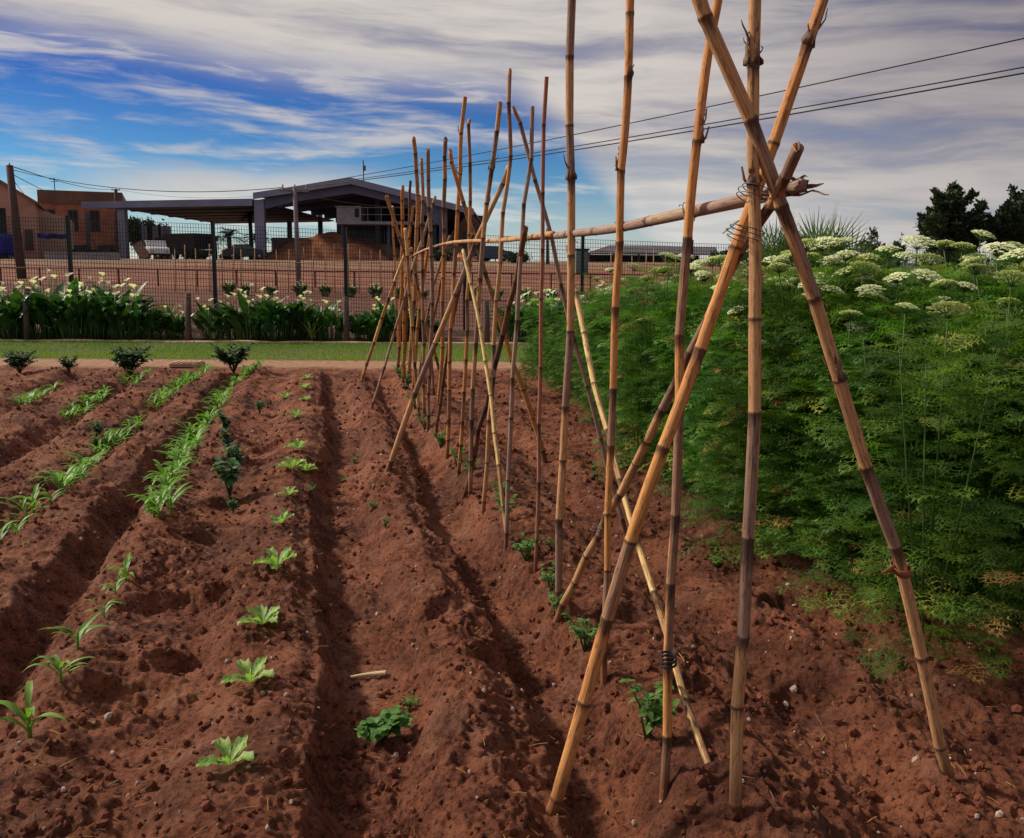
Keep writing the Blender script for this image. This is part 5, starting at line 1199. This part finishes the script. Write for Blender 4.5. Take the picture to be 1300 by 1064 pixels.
def fan_palm(px_, pyt, Y, label, seed, n=18, R_=.62):
    rnd = random.Random(seed); t = at(px_, pyt, Y); z0 = float(hz(t.x, Y)); h = t.z-z0; e = empty('fan_palm', (t.x, Y, z0), label, 'fan palm')
    m = MB(); m.tube([(0, 0, -.1), (0, 0, h*.4), (0, 0, h*.62)], [.13, .12, .10], 10); m.build('trunk', M['trunk'], e); c = Vector((0, 0, h*.6))
    for k in range(n):
        az = k*2.4; el = rnd.uniform(.0, 1.45); d = Vector((math.cos(az)*math.cos(el), math.sin(az)*math.cos(el), math.sin(el))); pl = rnd.uniform(.45, .95)*h*.26
        q = c+d*pl*.8; m = MB(); m.tube([c, q], [.012, .008], 5); sd_ = Vector((-math.sin(az), math.cos(az), 0)); up = sd_.cross(d)
        for j in range(19):
            a = (j/18-.5)*3.4; v = (d*math.cos(a)+sd_*math.sin(a)).normalized(); L = R_*rnd.uniform(.85, 1.05)*(1-.15*abs(a)/1.7); w = v.cross(up).normalized()
            m.strap([q, q+v*L*.5+up*.02, q+v*L-Vector((0, 0, .05*L))], [.003, .011, .001], w, .3)
        m.build('frond', M['palm'], e)
    return e
fan_palm(1045, 262, 11.6, 'spiky fan palm rising behind the hedge, right of the leaning cane', 1); fan_palm(986, 268, 12.2, 'spiky fan palm behind the knot of canes', 2); fan_palm(1085, 284, 12.6, 'lower fan palm between the rounded olive bush and the dark purplish one', 3, 14)
def date_palm(px_, pyt, Y, label, seed, spread=2.2, stub=False):
    rnd = random.Random(seed); t = at(px_, pyt, Y); z0 = float(hz(t.x, Y)); h = t.z-z0-spread*.35; e = empty('date_palm', (t.x, Y, z0), label, 'palm tree')
    m = MB(); m.tube([(0, 0, -.2), (.05, 0, h*.5), (0, 0, h)], [.28, .22, .20], 9); m.build('trunk', M['trunk'], e)
    for k in range(26):
        az = k*2.4; el = rnd.uniform(-.1, 1.2); m = MB(); pts = []; L = spread*rnd.uniform(.8, 1.1)
        for i in range(9): f = i/8; pts.append(Vector((math.cos(az)*math.cos(el)*L*f, math.sin(az)*math.cos(el)*L*f, h+L*(math.sin(el)*f-.55*f*f))))
        sd_ = Vector((-math.sin(az), math.cos(az), 0)); m.tube(pts, .02, 4, 0, False)
        for i in range(1, 9):
            for s in (-1, 1):
                for z in (0, .5):
                    b = pts[i].lerp(pts[i-1], z); d = (pts[i]-pts[i-1]).normalized(); g = (sd_*s+d*.7+Vector((0, 0, -.15))).normalized()*spread*.22; m.add([b-d*.03, b+d*.03, b+g], [(0, 1, 2)])
        m.build('frond', M['palmfar'], e, False)
date_palm(290, 291, 85, 'bushy date palm in the middle of the gap under the canopy', 1); date_palm(326, 296, 88, 'date palm partly hidden by the shed corner column', 2); date_palm(272, 300, 92, 'smaller date palm left of the bushy one', 3, 1.7); date_palm(317, 268, 95, 'tall thin palm against the sky under the canopy', 4, 1.5)
for k, (x, y, w, Y, lb) in enumerate([(250, 321, 40, 84, 'low scrub bush at the skyline behind the dark lorry'), (300, 325, 40, 84, 'low scrub bush at the skyline under the date palm'), (655, 326, 50, 70, 'low scrub bush at the skyline between the slim canes'), (560, 320, 40, 80, 'low scrub bush at the skyline beside the shed'), (930, 322, 60, 60, 'low scrub bush at the skyline behind the low shelter')]):
    tpix('garden_bush', x, y, Y, w, 'crown', lb, 'bush', 60+k, kind='round', n=1100, ls=.26)
def litter():
    rnd = random.Random(77); mb = MB()
    for k in range(900):
        y = 1.8+10*rnd.random()**1.6; x = (rnd.random()*2-1)*(.6+.62*y)
        if uv(x, y)[0] > 3.2: continue
        z = float(hz(x, y)); a = rnd.random()*3.14; L = rnd.uniform(.008, .035); d = Vector((math.cos(a), math.sin(a), rnd.uniform(-.15, .25)))*L
        c = Vector((x, y, z+.004)); mb.tube([c-d, c+Vector((0, 0, .002)), c+d], rnd.uniform(.0007, .0018), 4, 0 if rnd.random() < .6 else 1)
    tag(mb.build('straw_litter', [M['dryleaf'], M['sheath']], smooth=False), 'broken straw and dry leaf bits strewn over the red soil', 'straw litter', kind='stuff')
litter()
for group_ in (maizes, lets, toms, beans, pots, shr, plain, one, many, small_, callas, sword):
    for pr in group_:
        if pr.name not in used:
            for ch in list(pr.children_recursive): bpy.data.objects.remove(ch)
            bpy.data.objects.remove(pr)
print('objects', len(bpy.data.objects))
